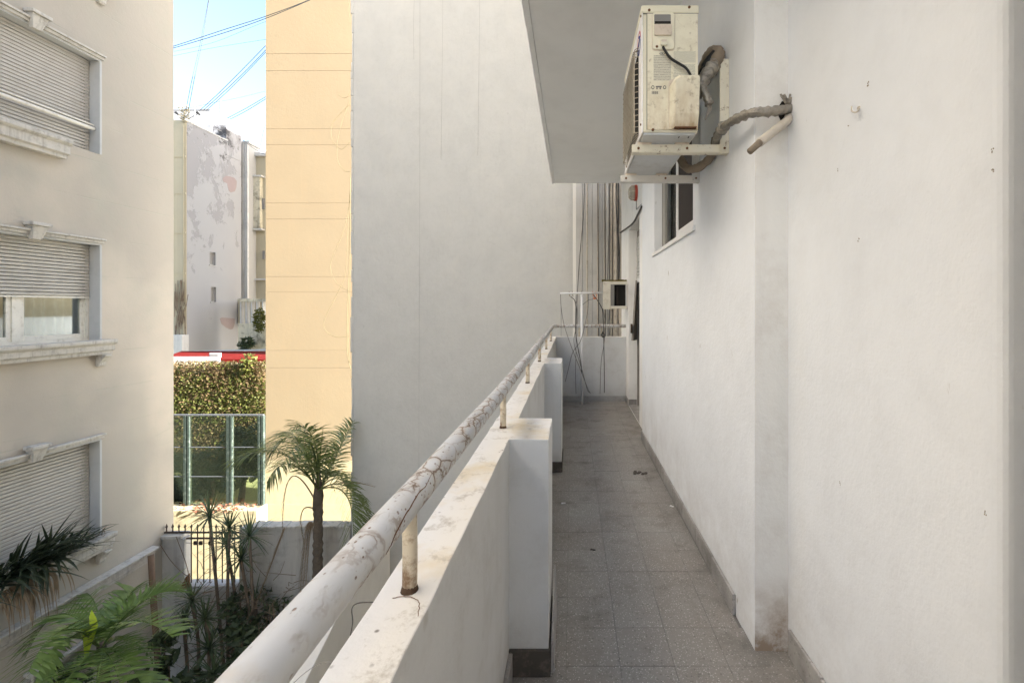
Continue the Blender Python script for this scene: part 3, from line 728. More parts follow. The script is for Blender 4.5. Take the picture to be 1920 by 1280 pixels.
# wall hook and small plugs on the near wall
def onC(px, py, d=0.0): return PX(px, py, .84-d)
hk = thing('wall_hook', onC(1602, 205), 'small bent metal hook screwed to the nearest white wall', 'hook')
MB().tube(curve([onC(1597, 200, .012), onC(1597, 208, .016), onC(1603, 211, .018), onC(1609, 208, .014), onC(1611, 203, -.001)], 5), .0022, 8).build('hook_rod', 'drain', hk, smooth=True)
MB().tube([onC(1611, 203, -.002), onC(1611, 203, .002)], .006, 8).build('hook_plate', 'drain', hk)
sc_ = MB()
for px, py, s_ in ((1628, 160, 1.0), (1610, 450, .7), (1862, 282, .55), (1862, 318, .5), (1848, 960, .5), (1575, 905, .5), (1591, 237, .5), (1572, 318, .6)):
    c = onC(px, py)
    for k in range(4):
        dy, dz = rng.uniform(-.005, .005)*s_, rng.uniform(-.010, .010)*s_
        sc_.hexa([(.8385, c.y+dy-.0015*s_, c.z+dz-.002*s_), (.8385, c.y+dy+.001*s_, c.z+dz-.001*s_), (.842, c.y+dy+.001*s_, c.z+dz-.001*s_), (.842, c.y+dy-.001*s_, c.z+dz-.002*s_),
                  (.8392, c.y+dy-.0005*s_, c.z+dz+.003*s_), (.8392, c.y+dy+.0012*s_, c.z+dz+.003*s_), (.842, c.y+dy+.001*s_, c.z+dz+.003*s_), (.842, c.y+dy-.001*s_, c.z+dz+.003*s_)])
tag(sc_.build('paint_chips', 'foam', own), kind='stuff')

# litter on the floor
lt = MB(); c = P(1200, 887, HC*F/(887-VY))
for k in range(16):
    a, b = rng.uniform(-.05, .05), rng.uniform(-.04, .04); lt.box(c.x+a-.009, c.x+a+.012, c.y+b-.01, c.y+b+.01, .0012, .004+rng.uniform(0, .003))
tag(lt.build('floor_stain', 'grime'), 'dark crumbled patch of dirt on the floor near the right skirting', 'dirt')
for px, py, nm, mt, lb in ((1056, 944, 'paint_flake', 'alu', 'white paint flake on the floor by the nearer pier'), (1114, 1031, 'dead_leaf', 'grime', 'dark crumpled leaf bits on the floor in mid balcony'), (1260, 949, 'pebble', 'alu', 'tiny white pebble lying beside the right skirting')):
    c = P(px, py, HC*F/(py-VY)); m_ = MB()
    for k in range(3):
        dx, dy = rng.uniform(-.014, .014), rng.uniform(-.006, .006)
        m_.hexa([(c.x+dx-.008, c.y+dy-.006, .0012), (c.x+dx+.007, c.y+dy-.005, .0012), (c.x+dx+.009, c.y+dy+.007, .0012), (c.x+dx-.006, c.y+dy+.006, .0012),
                 (c.x+dx-.005, c.y+dy-.004, .006), (c.x+dx+.004, c.y+dy-.003, .005), (c.x+dx+.006, c.y+dy+.005, .004), (c.x+dx-.004, c.y+dy+.004, .006)])
    tag(m_.build(nm, mt), lb, 'litter')

# ================================================================ FAR END OF THE BALCONY
lamp = thing('bulkhead_lamp', P(1188, 362, 6.5), 'round wall lamp with red backing above the far door', 'lamp')
LY = .77*F/(1194-VX)
c = Vector((.77, LY, HC+(VY-362)*LY/F))
MB().tube([(c.x, c.y, c.z), (c.x-.03, c.y, c.z)], .095, 20).build('lamp_base', 'red', lamp, smooth=False)
MB().tube([(c.x-.03, c.y, c.z), (c.x-.06, c.y, c.z), (c.x-.085, c.y, c.z), (c.x-.10, c.y, c.z)], [.085, .085, .065, .03], 20).build('lamp_glass', 'lampg', lamp, smooth=True)
for a_ in (0, 60, 120):
    d = Vector((0, math.cos(R(a_)), math.sin(R(a_))))
    MB().tube([c+d*.09+Vector((-.03, 0, 0)), c+d*.088+Vector((-.065, 0, 0)), c+d*.06+Vector((-.093, 0, 0)), c-d*.06+Vector((-.093, 0, 0)), c-d*.088+Vector((-.065, 0, 0)), c-d*.09+Vector((-.03, 0, 0))], .005, 5).build('guard_wire', 'drain', lamp)
wire('lamp_flex', [c+Vector((-.01, -.02, -.09)), c+Vector((-.01, -.04, -.2)), PX(1196, 390, .755), PX(1203, 383, .755)], .004, 'wire', parent=lamp)

bx = thing('metal_box', P(1155, 555, 6.3), 'old cream metal box with dark open front and mossy top at the balcony end', 'metal box')
def B(px, py, d=0): return P(px, py, 6.30+d)
def fb(name, x0, y0, x1, y1, d0, d1, mat, **k):
    a, b = B(x0, y1), B(x1, y0); return MB().box(a.x, b.x, 6.30+d0, 6.30+d1, a.z, b.z).build(name, mat, bx, **k)
fb('side_cheek', 1131, 530, 1145, 580, 0, .10, 'frame', bevel=.006)
fb('back_panel', 1145, 532, 1174.5, 574, .09, .12, 'dark')
fb('inner_post', 1157, 536, 1160, 573, .04, .06, 'roomd')
fb('inner_panel', 1145.2, 533, 1152, 574, .01, .05, 'acd')
fb('top_rail', 1131, 527.5, 1175, 533, -.004, .11, 'frame')
fb('bottom_tray', 1145.2, 573.5, 1175, 579, -.02, .11, 'frame', bevel=.003)
mo = MB()
for k in range(60):
    a = B(1131+rng.random()*43, 527); s_ = rng.uniform(.006, .018); yy = 6.3+rng.random()*.1; mo.box(a.x-s_, a.x+s_, yy-s_, yy+s_, a.z-.004, a.z+rng.uniform(.004, .024))
tag(mo.build('moss', 'moss', bx), kind='stuff')

dry = thing('clothes_pole', P(1091, 745, 6.2), 'white T-shaped clothes drying pole with slack cords at the end of the balcony', 'drying pole')
DYY = 6.25
MB().tube([P(1050, 550, DYY), P(1131, 548.5, DYY)], .013, 10).build('cross_bar', 'alu', dry, smooth=True)
a = P(1091, 552, DYY); MB().tube([(a.x, DYY, .0), (a.x, DYY, a.z)], .018, 10).build('pole', 'alu', dry, smooth=True)
def cord(pts, r=.0045, mat='rope', Y=DYY-.03): MB().tube(curve([P(px, py, Y) for px, py in pts], 8), r, 5).build('cord', mat, dry, smooth=True)
cord([(1051, 552), (1052, 575), (1058, 610), (1072, 652), (1090, 697), (1102, 728), (1107, 737)])
cord([(1080, 552), (1079, 600), (1080, 650), (1079, 700), (1080, 738)])
cord([(1070, 556), (1078, 565), (1080, 590), (1079, 620), (1084, 655), (1089, 680), (1091, 700)], .006, 'wire')
cord([(1103, 552), (1102, 580), (1096, 612), (1088, 640), (1074, 660), (1066, 690), (1060, 715)])
cord([(1081, 565), (1083, 600), (1076, 640), (1086, 676), (1094, 703), (1101, 730), (1106, 736)])
cord([(1113, 553), (1122, 566), (1129, 580), (1131, 600), (1132, 640), (1133, 700), (1133, 736)], .006, 'wire')
cord([(1130, 578), (1135, 607), (1133, 640), (1127, 680), (1125, 738)])
cord([(1131, 625), (1133, 628), (1132, 632), (1128, 628), (1131, 622)], .012, 'wire')
cord([(1093, 571), (1103, 563), (1112, 561)])
cord([(1051, 552), (1052, 590), (1052, 630)], .003)
for px in (1067, 1073, 1090, 1111, 1117):
    a = P(px, 549, DYY); MB().tube([a+Vector((0, -.02, .014)), a+Vector((0, 0, .02)), a+Vector((.003, .014, -.005)), a+Vector((.012, -.02, -.05))], .005, 5).build('hook', 'orange' if px in (1111, 1117) else 'foam', dry)
a = P(1116, 557, DYY)
MB().box(a.x-.028, a.x+.02, DYY-.03, DYY-.02, a.z-.03, a.z+.0).build('clothes_peg', 'orange', dry, bevel=.006)

cw = thing('service_wall', (1.2, 7.9, -6), 'stained narrow wall hung with cables and pipes beyond the balcony end', 'wall')
MB().box(.066, 3.0, 7.9, 8.4, -6, 12).build('wall', 'cable_wall', cw)
MB().box(.010, .066, 7.93, 8.4, -6, 12).build('corner_strip', 'white_low', cw)
MB().box(.80, .86, 7.84, 7.90, -6, 12).build('pipe', 'drain', cw, bevel=.02)
MB().tube([(.745, 7.84, -6), (.745, 7.84, 12)], .04, 10).build('pipe', 'drain', cw, smooth=True)
MB().tube([(.68, 7.86, -6), (.68, 7.86, 12)], .022, 8).build('pipe', 'drain', cw, smooth=True)
MB().tube([(.615, 7.87, -6), (.615, 7.87, 12)], .03, 8).build('pipe', 'cable_wall', cw, smooth=True)
for x_, r_ in ((.16, .010), (.25, .014), (.33, .008), (.44, .016), (.50, .010), (.56, .012)):
    MB().tube([(x_, 7.885, -6), (x_+.01, 7.885, 3), (x_, 7.885, 12)], r_, 6).build('conduit', 'drain' if r_ > .011 else 'cable_wall', cw, smooth=True)
for k, pts in enumerate([[(1097, 300), (1094, 400), (1087, 480), (1082, 560), (1079, 650)], [(1120, 300), (1121, 430), (1122, 560), (1122, 650)], [(1133, 300), (1134, 420), (1134.5, 520), (1134, 650)],
                         [(1145, 300), (1142, 430), (1139, 520), (1140, 650)], [(1150, 300), (1148, 440), (1148, 560), (1148, 650)], [(1158, 300), (1160, 400), (1158, 430), (1161, 470), (1160, 530)], [(1156, 300), (1155, 380), (1159, 440), (1160, 480)], [(1140, 300), (1143, 400), (1143, 600)]]):
    MB().tube(curve([P(px, py, 7.85-.01*k) for px, py in pts], 8), (.006, .007, .006, .005, .006, .013, .009, .004)[k], 5).build('cable', 'wire', cw, smooth=True)

# ================================================================ BIG GREY WALL, YELLOW BUILDING
GY = 8.6; GX0 = (658-VX)*GY/F
gw = thing('party_wall', (-2.1, GY, -6), 'huge blank grey rendered party wall filling the middle of the view', 'wall')
mb = MB(); n_ = 60
prevs = None; z = -6.0
mb.box(GX0+.05, .8, GY, GY+.38, -6, 10)
edge = MB(); z = -6.0
while z < 10:                                              # broken outer arris
    z2 = min(10, z+rng.uniform(.12, .5)); e = rng.uniform(-.018, .018)
    edge.box(GX0+e, GX0+.051, GY+.001+rng.uniform(0, .004), GY+.36, z, z2); z = z2
mb.build('wall', 'grey', gw); edge.build('wall_edge', 'grey', gw, bevel=.01, seg=1)
for k, (px, y0, y1) in enumerate(((786, -80, 1300), (829, -80, 300), (898, -80, 292), (776, -80, 112))):
    wire('hanging_wire', [P(px+1.5, y0, GY-.04), P(px+1, (y0*2+y1)/3, GY-.05), P(px-.5, (y0+y1*2)/3, GY-.04), P(px-2 if k in (1, 2) else px, y1, GY-.03)],   .0016, 'rope',
         ('longest thin wire hanging straight down the grey party wall', 'thin wire ending halfway up the grey party wall, left of a similar one', 'thin wire ending halfway up the grey party wall, nearest the ceiling edge', 'shortest thin wire at the top of the grey party wall')[k], 'wire', 'wires hanging on the grey party wall')

YY = 15.0
yb = thing('yellow_building', (-8.6, YY, -6), 'sunlit yellow rendered building side wall with fine horizontal joints', 'building')
yx0, yx1 = (498-VX)*YY/F, (700-VX)*YY/F
MB().box(yx0+.02, yx1, YY+.02, YY+2.2, -6, 20).build('wall', 'yellow', yb)
MB().box(yx0+.3, yx1, 22.5, 31.4, -6, 20).build('hidden_shade_block', 'far_cream', yb)  # hidden block added to cast shade on the peeling building
zs = [20.0]+[HC-(py-VY)*YY/F for py in (-40, -8, 101, 133, 242, 272, 381, 411, 519, 548, 657, 690, 862)]
for a, b in zip(zs, zs[1:]): MB().box(yx0, yx1, YY, YY+.03, b+.0028, a-.0028).build('render_band', 'yellow', yb, bevel=.0035, seg=1)
zl = zs[-1]; zm = HC-(945-VY)*YY/F
MB().box(yx0, yx1, YY, YY+.03, zm+.003, zl-.007).build('render_band', 'yellow_low', yb)
MB().box(yx0, yx1, YY-.01, YY+.03, -6, zm).build('render_band', 'yellow_low', yb)
def yw(pts, r=.006): return MB().tube(curve([P(px, py, 14.0) for px, py in pts], 10), r, 5).build('cable', 'ywire', ycab, smooth=True)
ycab = thing('loose_cables', P(650, 350, 14.0), 'loops of yellow loose cable hanging at the edge of the yellow wall', 'cable')
yw([(655, 180), (650, 205), (632, 190)] [:2]+[(655, 180)]) if False else None
yw([(657, 195), (640, 212), (622, 235), (623, 262), (640, 280), (657, 266)])
yw([(656, 188), (645, 215), (633, 262), (633, 300), (645, 320), (658, 322)])
yw([(657, 372), (645, 430), (624, 480), (620, 505), (632, 532), (656, 547)])
yw([(656, 360), (652, 430), (648, 510), (630, 555), (608, 600), (612, 622), (632, 632), (657, 630)])
yw([(657, 330), (655, 480), (651, 590), (651, 660), (658, 694)], .009)
yw([(657, 400), (656, 520), (653, 620), (655, 680)], .007)
yw([(634, 178), (645, 184), (654, 180), (657, 172)])
yw([(656, 0), (654, 20), (657, 45)])

# ================================================================ LEFT BUILDING
LX, LYC, LTOP = -7.74, 8.8, 17.0
lb = thing('cream_building', (LX, 7.0, -6), 'cream classical apartment building on the left with shuttered windows', 'building')
RX0 = LX-.30; rec = LX-.14
wins = [(5.60, 7.41, 3.84, 5.36), (5.60, 7.41, .80, 2.353), (5.60, 7.41, -2.38, -.83), (5.60, 7.41, 6.72, 8.3), (5.60, 7.41, -5.6, -4.02)]
mb = MB()
holed(mb, -14, LYC, -6, LTOP, wins, lambda a, b, c, d: mb.box(RX0, LX, a, b, c, d))
mb.build('facade_wall', 'facade', lb)
MB().box(-17.74, RX0-.25, -14, LYC-.001, -6, LTOP-.01).build('body', 'facade', lb)
MB().box(RX0-.25, RX0, LYC-.3, LYC-.002, -6, LTOP-.01).build('body', 'facade', lb)
MB().box(-17.74, LX+.12, -14, LYC+.1, LTOP, LTOP+.25).build('roof', 'trim', lb)

def shutter(win, y0, y1, ztop, zbot, pitch=.052):
    z = ztop; k = 0
    first = None
    while z-pitch > zbot:
        if first is None:
            first = MB().box(rec-.012, rec, y0, y1, z-pitch+.010, z).build('slat', 'slat', win, bevel=.005, seg=1)
            base = Vector(first.location); z0 = z; o = first
        else:
            o = first.copy(); COL.objects.link(o); o.parent = win; o.location = base+Vector((0, 0, z-z0))
        o.location.x += rng.uniform(-.0025, .0025); o.rotation_euler = (rng.uniform(-.0012, .0012), 0, 0)
        z -= pitch; k += 1
    MB().box(rec-.02, rec+.004, y0, y1, zbot-.015, z-.002).build('bottom_rail', 'frame', win, bevel=.003)

def sill(win, y0, y1, zt, hgt, out):
    m_ = MB()
    # moulded profile extruded along y
    prof = [(0, 0), (out*.55, 0), (out*.55, .05), (out*.75, .07), (out*.75, hgt-.09), (out*.9, hgt-.07), (out, hgt-.05), (out, 0+hgt), (0, hgt)]
    m_.prism(prof, lambda u, v, k: (LX+.001+u, (y0, y1)[k], zt-hgt+v))
    return m_.build('sill', 'trim', win, bevel=.005, seg=1)
def corbel(win, yc, zt, s_=1.0):
    pr = [(0, 0), (.05, .0), (.07, .03), (.07, .07), (.13, .14), (.17, .17), (.17, .20), (0, .20)]
    return MB().prism([(u*s_, v*s_) for u, v in pr], lambda u, v, k: (LX+.001+u, yc-.055+.11*k, zt-.20*s_+v)).build('corbel', 'trim', win, bevel=.008, seg=2)
def keystone(win, yc, zt, s_=1.0):
    return MB().hexa([(LX+.001, yc-.055*s_, zt-.24*s_), (LX+.07, yc-.055*s_, zt-.24*s_), (LX+.07, yc+.055*s_, zt-.24*s_), (LX+.001, yc+.055*s_, zt-.24*s_),
                      (LX+.001, yc-.10*s_, zt-.05), (LX+.12, yc-.10*s_, zt-.05), (LX+.12, yc+.10*s_, zt-.05), (LX+.001, yc+.10*s_, zt-.05)]).box(LX+.001, LX+.15, yc-.125*s_, yc+.125*s_, zt-.049, zt).build('keystone', 'trim', win, bevel=.008, seg=2)
def window(i, sill_y, sill_h, sill_out, shut_to, label, corb=True, key=True):
    y0, y1, z0, z1 = wins[i]
    f = MB().box(rec-.10, rec-.03, y0, y1, z1-.06, z1).box(rec-.10, rec-.03, y1-.05, y1, z0, z1-.06).box(rec-.10, rec-.03, y0, y0+.05, z0, z1-.06).box(rec-.10, rec-.03, y0+.05, y1-.05, z0, z0+.05)
    wn_ = f.build('window', 'frame', lb); wn_['label'] = label
    # reveal lining and architrave strips
    MB().box(rec-.02, LX+.02, y1-.001, y1+.035, z0, z1+.0).build('jamb', 'reveal', wn_, bevel=.006)
    MB().box(LX+.001, LX+.045, y0-.08, y1+.05, z1+.03, z1+.075).box(LX+.001, LX+.075, y0-.08, y1+.06, z1+.075, z1+.105).build('hood_moulding', 'trim', wn_, bevel=.006)
    MB().box(rec-.02, LX+.012, y0, y1+.03, z1-.001, z1+.029).build('head', 'reveal', wn_)
    if key: keystone(wn_, (y0+y1)/2, z1+.20)
    if sill_h: sill(wn_, sill_y[0], sill_y[1], z0+.015, sill_h, sill_out)
    if corb:
        corbel(wn_, y1-.0, z0-sill_h+.015)
        corbel(wn_, y0+.05, z0-sill_h+.015)
    shutter(wn_, y0+.01, y1-.012, z1-.01, shut_to)
    if shut_to > z0+.2:
        ym = 6.45
        for (a, b) in ((y0+.05, ym-.05), (ym+.05, y1-.05)):
            MB().box(rec-.09, rec-.045, a, a+.055, z0+.05, shut_to+.02).box(rec-.09, rec-.045, b-.055, b, z0+.05, shut_to+.02).box(rec-.09, rec-.045, a+.055, b-.055, z0+.05, z0+.12).build('sash', 'frame', wn_, bevel=.004)
            MB().box(rec-.070, rec-.066, a+.055, b-.055, z0+.12, shut_to+.02).build('pane', 'glass', wn_)
            cu = MB(); pv = None; yv = a+.03; n2 = 0
            pts_ = []
            while yv < b-.03: pts_.append((rec-.16+.022*math.sin(yv*46)+.012*math.sin(yv*19), yv)); yv += .012
            for (xa, ya), (xb, yb_) in zip(pts_, pts_[1:]): cu.quad((xa, ya, z0), (xb, yb_, z0), (xb, yb_, z1), (xa, ya, z1))
            cu.build('curtain', 'curtain', wn_, smooth=True, fix=False)
        MB().box(rec-.085, rec-.03, ym-.05, ym+.05, z0+.05, shut_to+.02).build('mullion', 'frame', wn_, bevel=.004)
    return wn_
w_up = window(0, (5.5, 6.86), .28, .20, 3.87, 'upper window, shutter fully down, guard bar across', corb=False)
MB().tube([(LX-.05, 5.65, 3.84+.40), (LX-.05, 7.38, 3.84+.40)], .028, 10).build('guard_bar', 'frame', w_up, smooth=True)
MB().tube([(LX-.05, 5.65, 3.84+.46), (LX-.05, 7.38, 3.84+.46)], .012, 8).build('guard_bar', 'frame', w_up, smooth=True)
window(1, (5.42, 7.53), .24, .20, 1.50, 'middle window, shutter half raised over curtained panes')
window(2, (5.42, 7.53), .26, .20, -2.33, 'lower window, shutter fully down behind the sill plant')
window(3, (5.42, 7.53), .24, .20, 6.75, 'topmost window, only its corbel in view')
window(4, (5.42, 7.53), .20, .15, -5.5, 'ground floor window, mostly hidden by the palm')
# cornice band above the ground floor
MB().prism([(0, 0), (.03, 0), (.03, .05), (.05, .06), (.05, .17), (.13, .20), (.14, .24), (0, .26)], lambda u, v, k: (LX+.001+u, (-10, 8.36)[k], -3.30+v)).build('cornice', 'trim', lb, bevel=.005, seg=1)

# plant on the lower sill, leaf by leaf
sp = thing('sill_plant', (LX+.1, 6.4, -2.36), 'dark spiky leaved plant sprawling on the lower left window sill with dead hanging leaves', 'plant')
def blade(name, base, direc, L, w_, droop, mat, parent, n=6):
    d = Vector(direc).normalized(); pts_ = []; p = Vector(base)
    for k in range(n+1):
        pts_.append(p.copy()); d = (d+Vector((0, 0, -droop/n))).normalized(); p = p+d*(L/n)
    side = d.cross(Vector((0, 0, 1)))
    side = side.normalized() if side.length > .1 else Vector((0, 1, 0))
    side = (side+Vector((rng.uniform(-.4, .4), rng.uniform(-.4, .4), rng.uniform(-.3, .3)))).normalized()
    ws = [w_*min(1, .45+1.6*k/n)*(1-(k/n)**2.2)+.0008 for k in range(n+1)]
    m_ = MB(); b = 0
    nrm = side.cross(d).normalized()
    for k, q_ in enumerate(pts_): m_.v += [tuple(q_-side*ws[k]+nrm*ws[k]*.35), tuple(q_), tuple(q_+side*ws[k]+nrm*ws[k]*.35)]
    for k in range(n):
        a = 3*k; m_.f += [(a, a+1, a+4, a+3), (a+1, a+2, a+5, a+4)]
    return m_.build(name, mat, parent, fix=False)
for k in range(190):
    yv = rng.choice((rng.gauss(6.35, .28), rng.gauss(6.35, .28), rng.uniform(5.3, 7.05))); base = (LX+rng.uniform(.02, .20), yv, -2.36+rng.uniform(0, .10))
    az = rng.uniform(-1.3, 1.5); el = rng.uniform(.2, 1.35)
    L = rng.uniform(.42, .82)*(1 if yv < 6.75 else .6)
    blade('leaf', base, (math.cos(az)*math.cos(el)*.8+.1, math.sin(az)*math.cos(el)+.12, math.sin(el)), L, rng.uniform(.018, .034), rng.uniform(.2, 1.8), 'agave', sp)
for k in range(80):
    yv = rng.choice((rng.gauss(6.2, .18), rng.uniform(5.7, 6.8))); base = (LX+.17, yv, -2.40)
    blade('dead_leaf', base, (.5, rng.uniform(-.3, .3), .1), rng.uniform(.3, .75), rng.uniform(.008, .016), rng.uniform(3, 6), 'dead', sp)
for k in range(40):
    yv = rng.uniform(6.7, 7.45); base = (LX+rng.uniform(.03, .17), yv, -2.36)
    blade('dead_leaf', base, (rng.uniform(-.3, .6), rng.uniform(-1, 1), rng.uniform(.2, 1)), rng.uniform(.08, .25), .005, 1.2, 'dead', sp, 4)

# ================================================================ GARDEN WALL WITH BARRED OPENING
FY = 8.55
fw = thing('garden_wall', (-6, FY, GZ), 'stained concrete garden wall at the back of the courtyard with a barred opening', 'wall')
def FX(px): return (px-VX)*FY/F
def FZ(py): return HC-(py-VY)*FY/F
mb = MB()
MB().box(LX+.001, FX(345), FY, FY+.18, GZ, FZ(1010)).build('wall', 'fence_wall', fw, bevel=.01)
MB().box(FX(345)+.001, FX(448), FY+.002, FY+.18, GZ, FZ(1107)).build('wall', 'fence_wall', fw)
MB().box(FX(448)+.001, GX0, FY, FY+.18, GZ, FZ(990)).build('wall', 'fence_wall', fw, bevel=.01)
MB().box(FX(345)+.001, FX(448)-.001, FY-.03, FY+.2, FZ(1107)+.001, FZ(1096)).build('sill', 'cable_wall', fw, bevel=.01)
cp = MB(); x = FX(470)
while x < GX0-.02:
    x2 = min(x+rng.uniform(.1, .22), GX0); cp.box(x, x2-.004, FY-.03-rng.uniform(0, .012), FY+.21, FZ(990)+.001, FZ(986)+rng.uniform(0, .02)); x = x2
tag(cp.build('coping_stones', 'trim', fw, bevel=.008, seg=1), kind='stuff')
MB().box(LX+.002, FX(341), FY-.04, FY+.2, FZ(1010)+.001, FZ(1003)).build('coping', 'trim', fw, bevel=.012)
gt = thing('iron_grille', (FX(396), FY+.05, FZ(1096)), 'rusty iron bars with spear tips set in the garden wall opening', 'grille')
px = 307
while px < 450:
    b0 = FZ(1095) if px > 343 else FZ(1002)
    br = MB().tube([(FX(px), FY+.06, b0), (FX(px), FY+.06, FZ(992))], .011, 6)
    br.tube([(FX(px), FY+.06, FZ(992)), (FX(px), FY+.06, FZ(990)), (FX(px), FY+.06, FZ(984))], [.012, .022, .002], 6)
    br.build('bar', 'iron', gt); px += 11.7
for py in (1000.5, 1011.5): MB().box(FX(302), FX(450), FY+.045, FY+.075, FZ(py)-.012, FZ(py)+.012).build('cross_rail', 'iron', gt)
for px in (336, 363, 373, 391): MB().box(FX(px)-.03, FX(px)+.03, FY+.03, FY+.05, FZ(1023), FZ(1016)).build('insulator', 'iron', gt)
wire('fence_wire', [(FX(336), FY+.04, FZ(1019)), (FX(395), FY+.04, FZ(1020)), (FX(450), FY+.04, FZ(1018))], .004, 'iron', parent=gt)
tag(MB().prism([(0, 0), (.20, 0), (.20, .30), (.14, .24), (.08, .10)], lambda u, v, k: (FX(341)+u, FY-.05-.03*k, FZ(1100)+v)).build('rusty_plate', 'rust'), 'rust red triangular scrap leaning at the foot of the barred opening', 'scrap')
# oblique white garden wall below
ow = thing('white_low_wall', (-3.0, 6.2, GZ), 'white low wall below the balcony seen in the gap under the handrail', 'wall')
a0, a1, zt = Vector((-2.60, 3.9)), Vector((-3.45, 8.58)), -2.5; nn = Vector((-(a1-a0).y, (a1-a0).x)).normalized()*.17
MB().hexa([(a0.x, a0.y, GZ), (a0.x+nn.x, a0.y+nn.y, GZ), (a1.x+nn.x, a1.y+nn.y, GZ), (a1.x, a1.y, GZ), (a0.x, a0.y, zt), (a0.x+nn.x, a0.y+nn.y, zt), (a1.x+nn.x, a1.y+nn.y, zt), (a1.x, a1.y, zt)]).build('wall', 'white_low', ow, bevel=.01)
pw = tag(MB().tube([P(283, 1040, 8.1), P(286, 1100, 8.0), P(300, 1290, 7.8), P(304, 1340, 7.75)], .045, 8).build('wooden_pole', 'post_wood', smooth=True), 'brown timber pole leaning by the corner of the cream building', 'pole')
for k, pts in enumerate(([(300, 1020), (320, 1050), (345, 1075), (360, 1080)], [(330, 1005), (350, 1060), (352, 1090), (330, 1110)], [(302, 1100), (330, 1092), (350, 1104), (372, 1100)])):
    wire('bare_vine', [P(a_, b_, 8.45) for a_, b_ in pts], .006, 'stem', ('longest bare vine stem, sloping down across the left end of the garden wall', 'bare vine stem hooking down beside the rusty scrap', 'lowest bare vine stem, nearly level, on the left end of the garden wall')[k], 'vine', 'bare vines on the garden wall')

# ================================================================ PALMS AND GARDEN PLANTS
def frond(parent, p0, p1, p2, mat, leaf=.35, pairs=42, w_=.010, hang=.5, start=.22, name='frond', vee=.5, rr=.014, dens=1.0):
    p0, p1, p2 = Vector(p0), Vector(p1), Vector(p2); c = []; p1 = p1*2-(p0+p2)*.5
    N_ = 26
    for k in range(N_+1):
        t = k/N_; c.append(p0*(1-t)**2+p1*2*t*(1-t)+p2*t*t)
    m_ = MB().tube(c, [rr*(1-.85*k/N_) for k in range(N_+1)], 5)
    for k in range(pairs):
        t = start+(1-start)*k/pairs; f = t*N_; i = min(int(f), N_-1); q = c[i].lerp(c[i+1], f-i); d = (c[i+1]-c[i]).normalized()
        sd_ = d.cross(Vector((0, 0, 1))); sd_ = sd_.normalized() if sd_.length > .05 else Vector((1, 0, 0)); up = sd_.cross(d).normalized()
        L = leaf*(math.sin(math.pi*min(1, .18+.82*(1-((t-.42)/.62)**2 if abs(t-.42) < .62 else .05)))*.3+.7)*(1.0 if t < .8 else (1-t)/.2*.6+.4)
        for sgn in (-1, 1):
            if rng.random() > dens: continue
            dr = (sd_*sgn*1.0+d*(.55+.5*t)+up*vee*rng.uniform(.4, 1.4)+Vector((rng.uniform(-.15, .15), rng.uniform(-.15, .15), rng.uniform(-.15, .15)))).normalized()
            pp = q.copy(); pts_ = []; LL = L*rng.uniform(.8, 1.1); n3 = 4
            for j in range(n3+1):
                pts_.append(pp.copy()); dr = (dr+Vector((0, 0, -hang/n3*rng.uniform(.7, 1.3)))).normalized(); pp = pp+dr*(LL/n3)
            s2 = dr.cross(up); s2 = s2.normalized() if s2.length > .05 else d
            s2 = (d*.7+s2*.5).normalized()
            m_.strip(pts_, [w_*.6, w_, w_*.9, w_*.6, w_*.08], s2)
    return m_.build(name, mat, parent, fix=False)

QY = 8.0
qp = thing('queen_palm', P(592, 1290, QY), 'feathery palm with slim ringed trunk in front of the yellow wall', 'palm tree')
crown = P(597, 925, QY)
ring = []; rr = []
for k in range(60):
    t = k/59; ring.append(P(597-4*t, 925+t*430, QY)); rr.append((.072 if t > .06 else .048+.024*t/.06)*(1+.13*(k % 2))+rng.uniform(-.008, .008))
MB().tube(ring, rr, 12).build('trunk', 'trunk', qp)
def Q(px, py, dy=0.0): return P(px, py, QY+dy)
b0 = Q(597, 912)
MB().tube([P(595, 955, QY), P(597, 930, QY), P(597, 905, QY), P(598, 885, QY)], [.075, .085, .055, .02], 10).build('leaf_bases', 'trunk', qp, smooth=True)
FR = [((553, 822, -.3), (497, 868, -.6)), ((545, 812, .4), (500, 850, .9)), ((528, 850, -.5), (432, 868, -1.0)), ((632, 850, .2), (662, 790, .4)), ((628, 858, .5), (652, 805, 1.0)),
      ((648, 905, -.3), (684, 1010, -.5)), ((642, 895, .5), (672, 985, .8)), ((575, 815, .7), (530, 820, 1.3)), ((545, 870, -.8), (500, 905, -1.3)), ((650, 930, -.6), (660, 1040, -.9)),
      ((560, 840, .5), (512, 830, .9)), ((590, 830, -.5), (555, 800, -.8)), ((530, 842, .7), (440, 860, 1.2)), ((648, 890, .8), (690, 960, 1.3)), ((580, 830, -.7), (530, 870, -1.5)), ((655, 915, .1), (698, 990, .2))]
for (m1, m2) in FR:
    frond(qp, b0+Vector((rng.uniform(-.04, .04), rng.uniform(-.04, .04), rng.uniform(-.1, .05))), Q(*m1), Q(*m2), 'palm', .46, 50, .011, .85, .16, vee=.6, dens=.9)
frond(qp, Q(595, 945), Q(545, 895), Q(530, 1010), 'dead', .12, 24, .006, 2.5, .45, 'dead_frond')
frond(qp, Q(533, 990), Q(500, 1080), Q(470, 1160), 'dead', .32, 50, .006, 3.0, .02, 'dead_frond')
frond(qp, Q(592, 955), Q(566, 960), Q(570, 1020), 'dead', .10, 14, .005, 2.5, .5, 'dead_frond')
for k in range(3): frond(qp, Q(590-3*k, 985), Q(580-4*k, 1010), Q(571-6*k, 1150+10*k), 'dead', .22, 40, .006, 3.0, .05, 'dead_frond')
frond(qp, Q(640, 905), Q(670, 905), Q(704, 913), 'dead', .1, 14, .004, .3, .3, 'dead_frond')
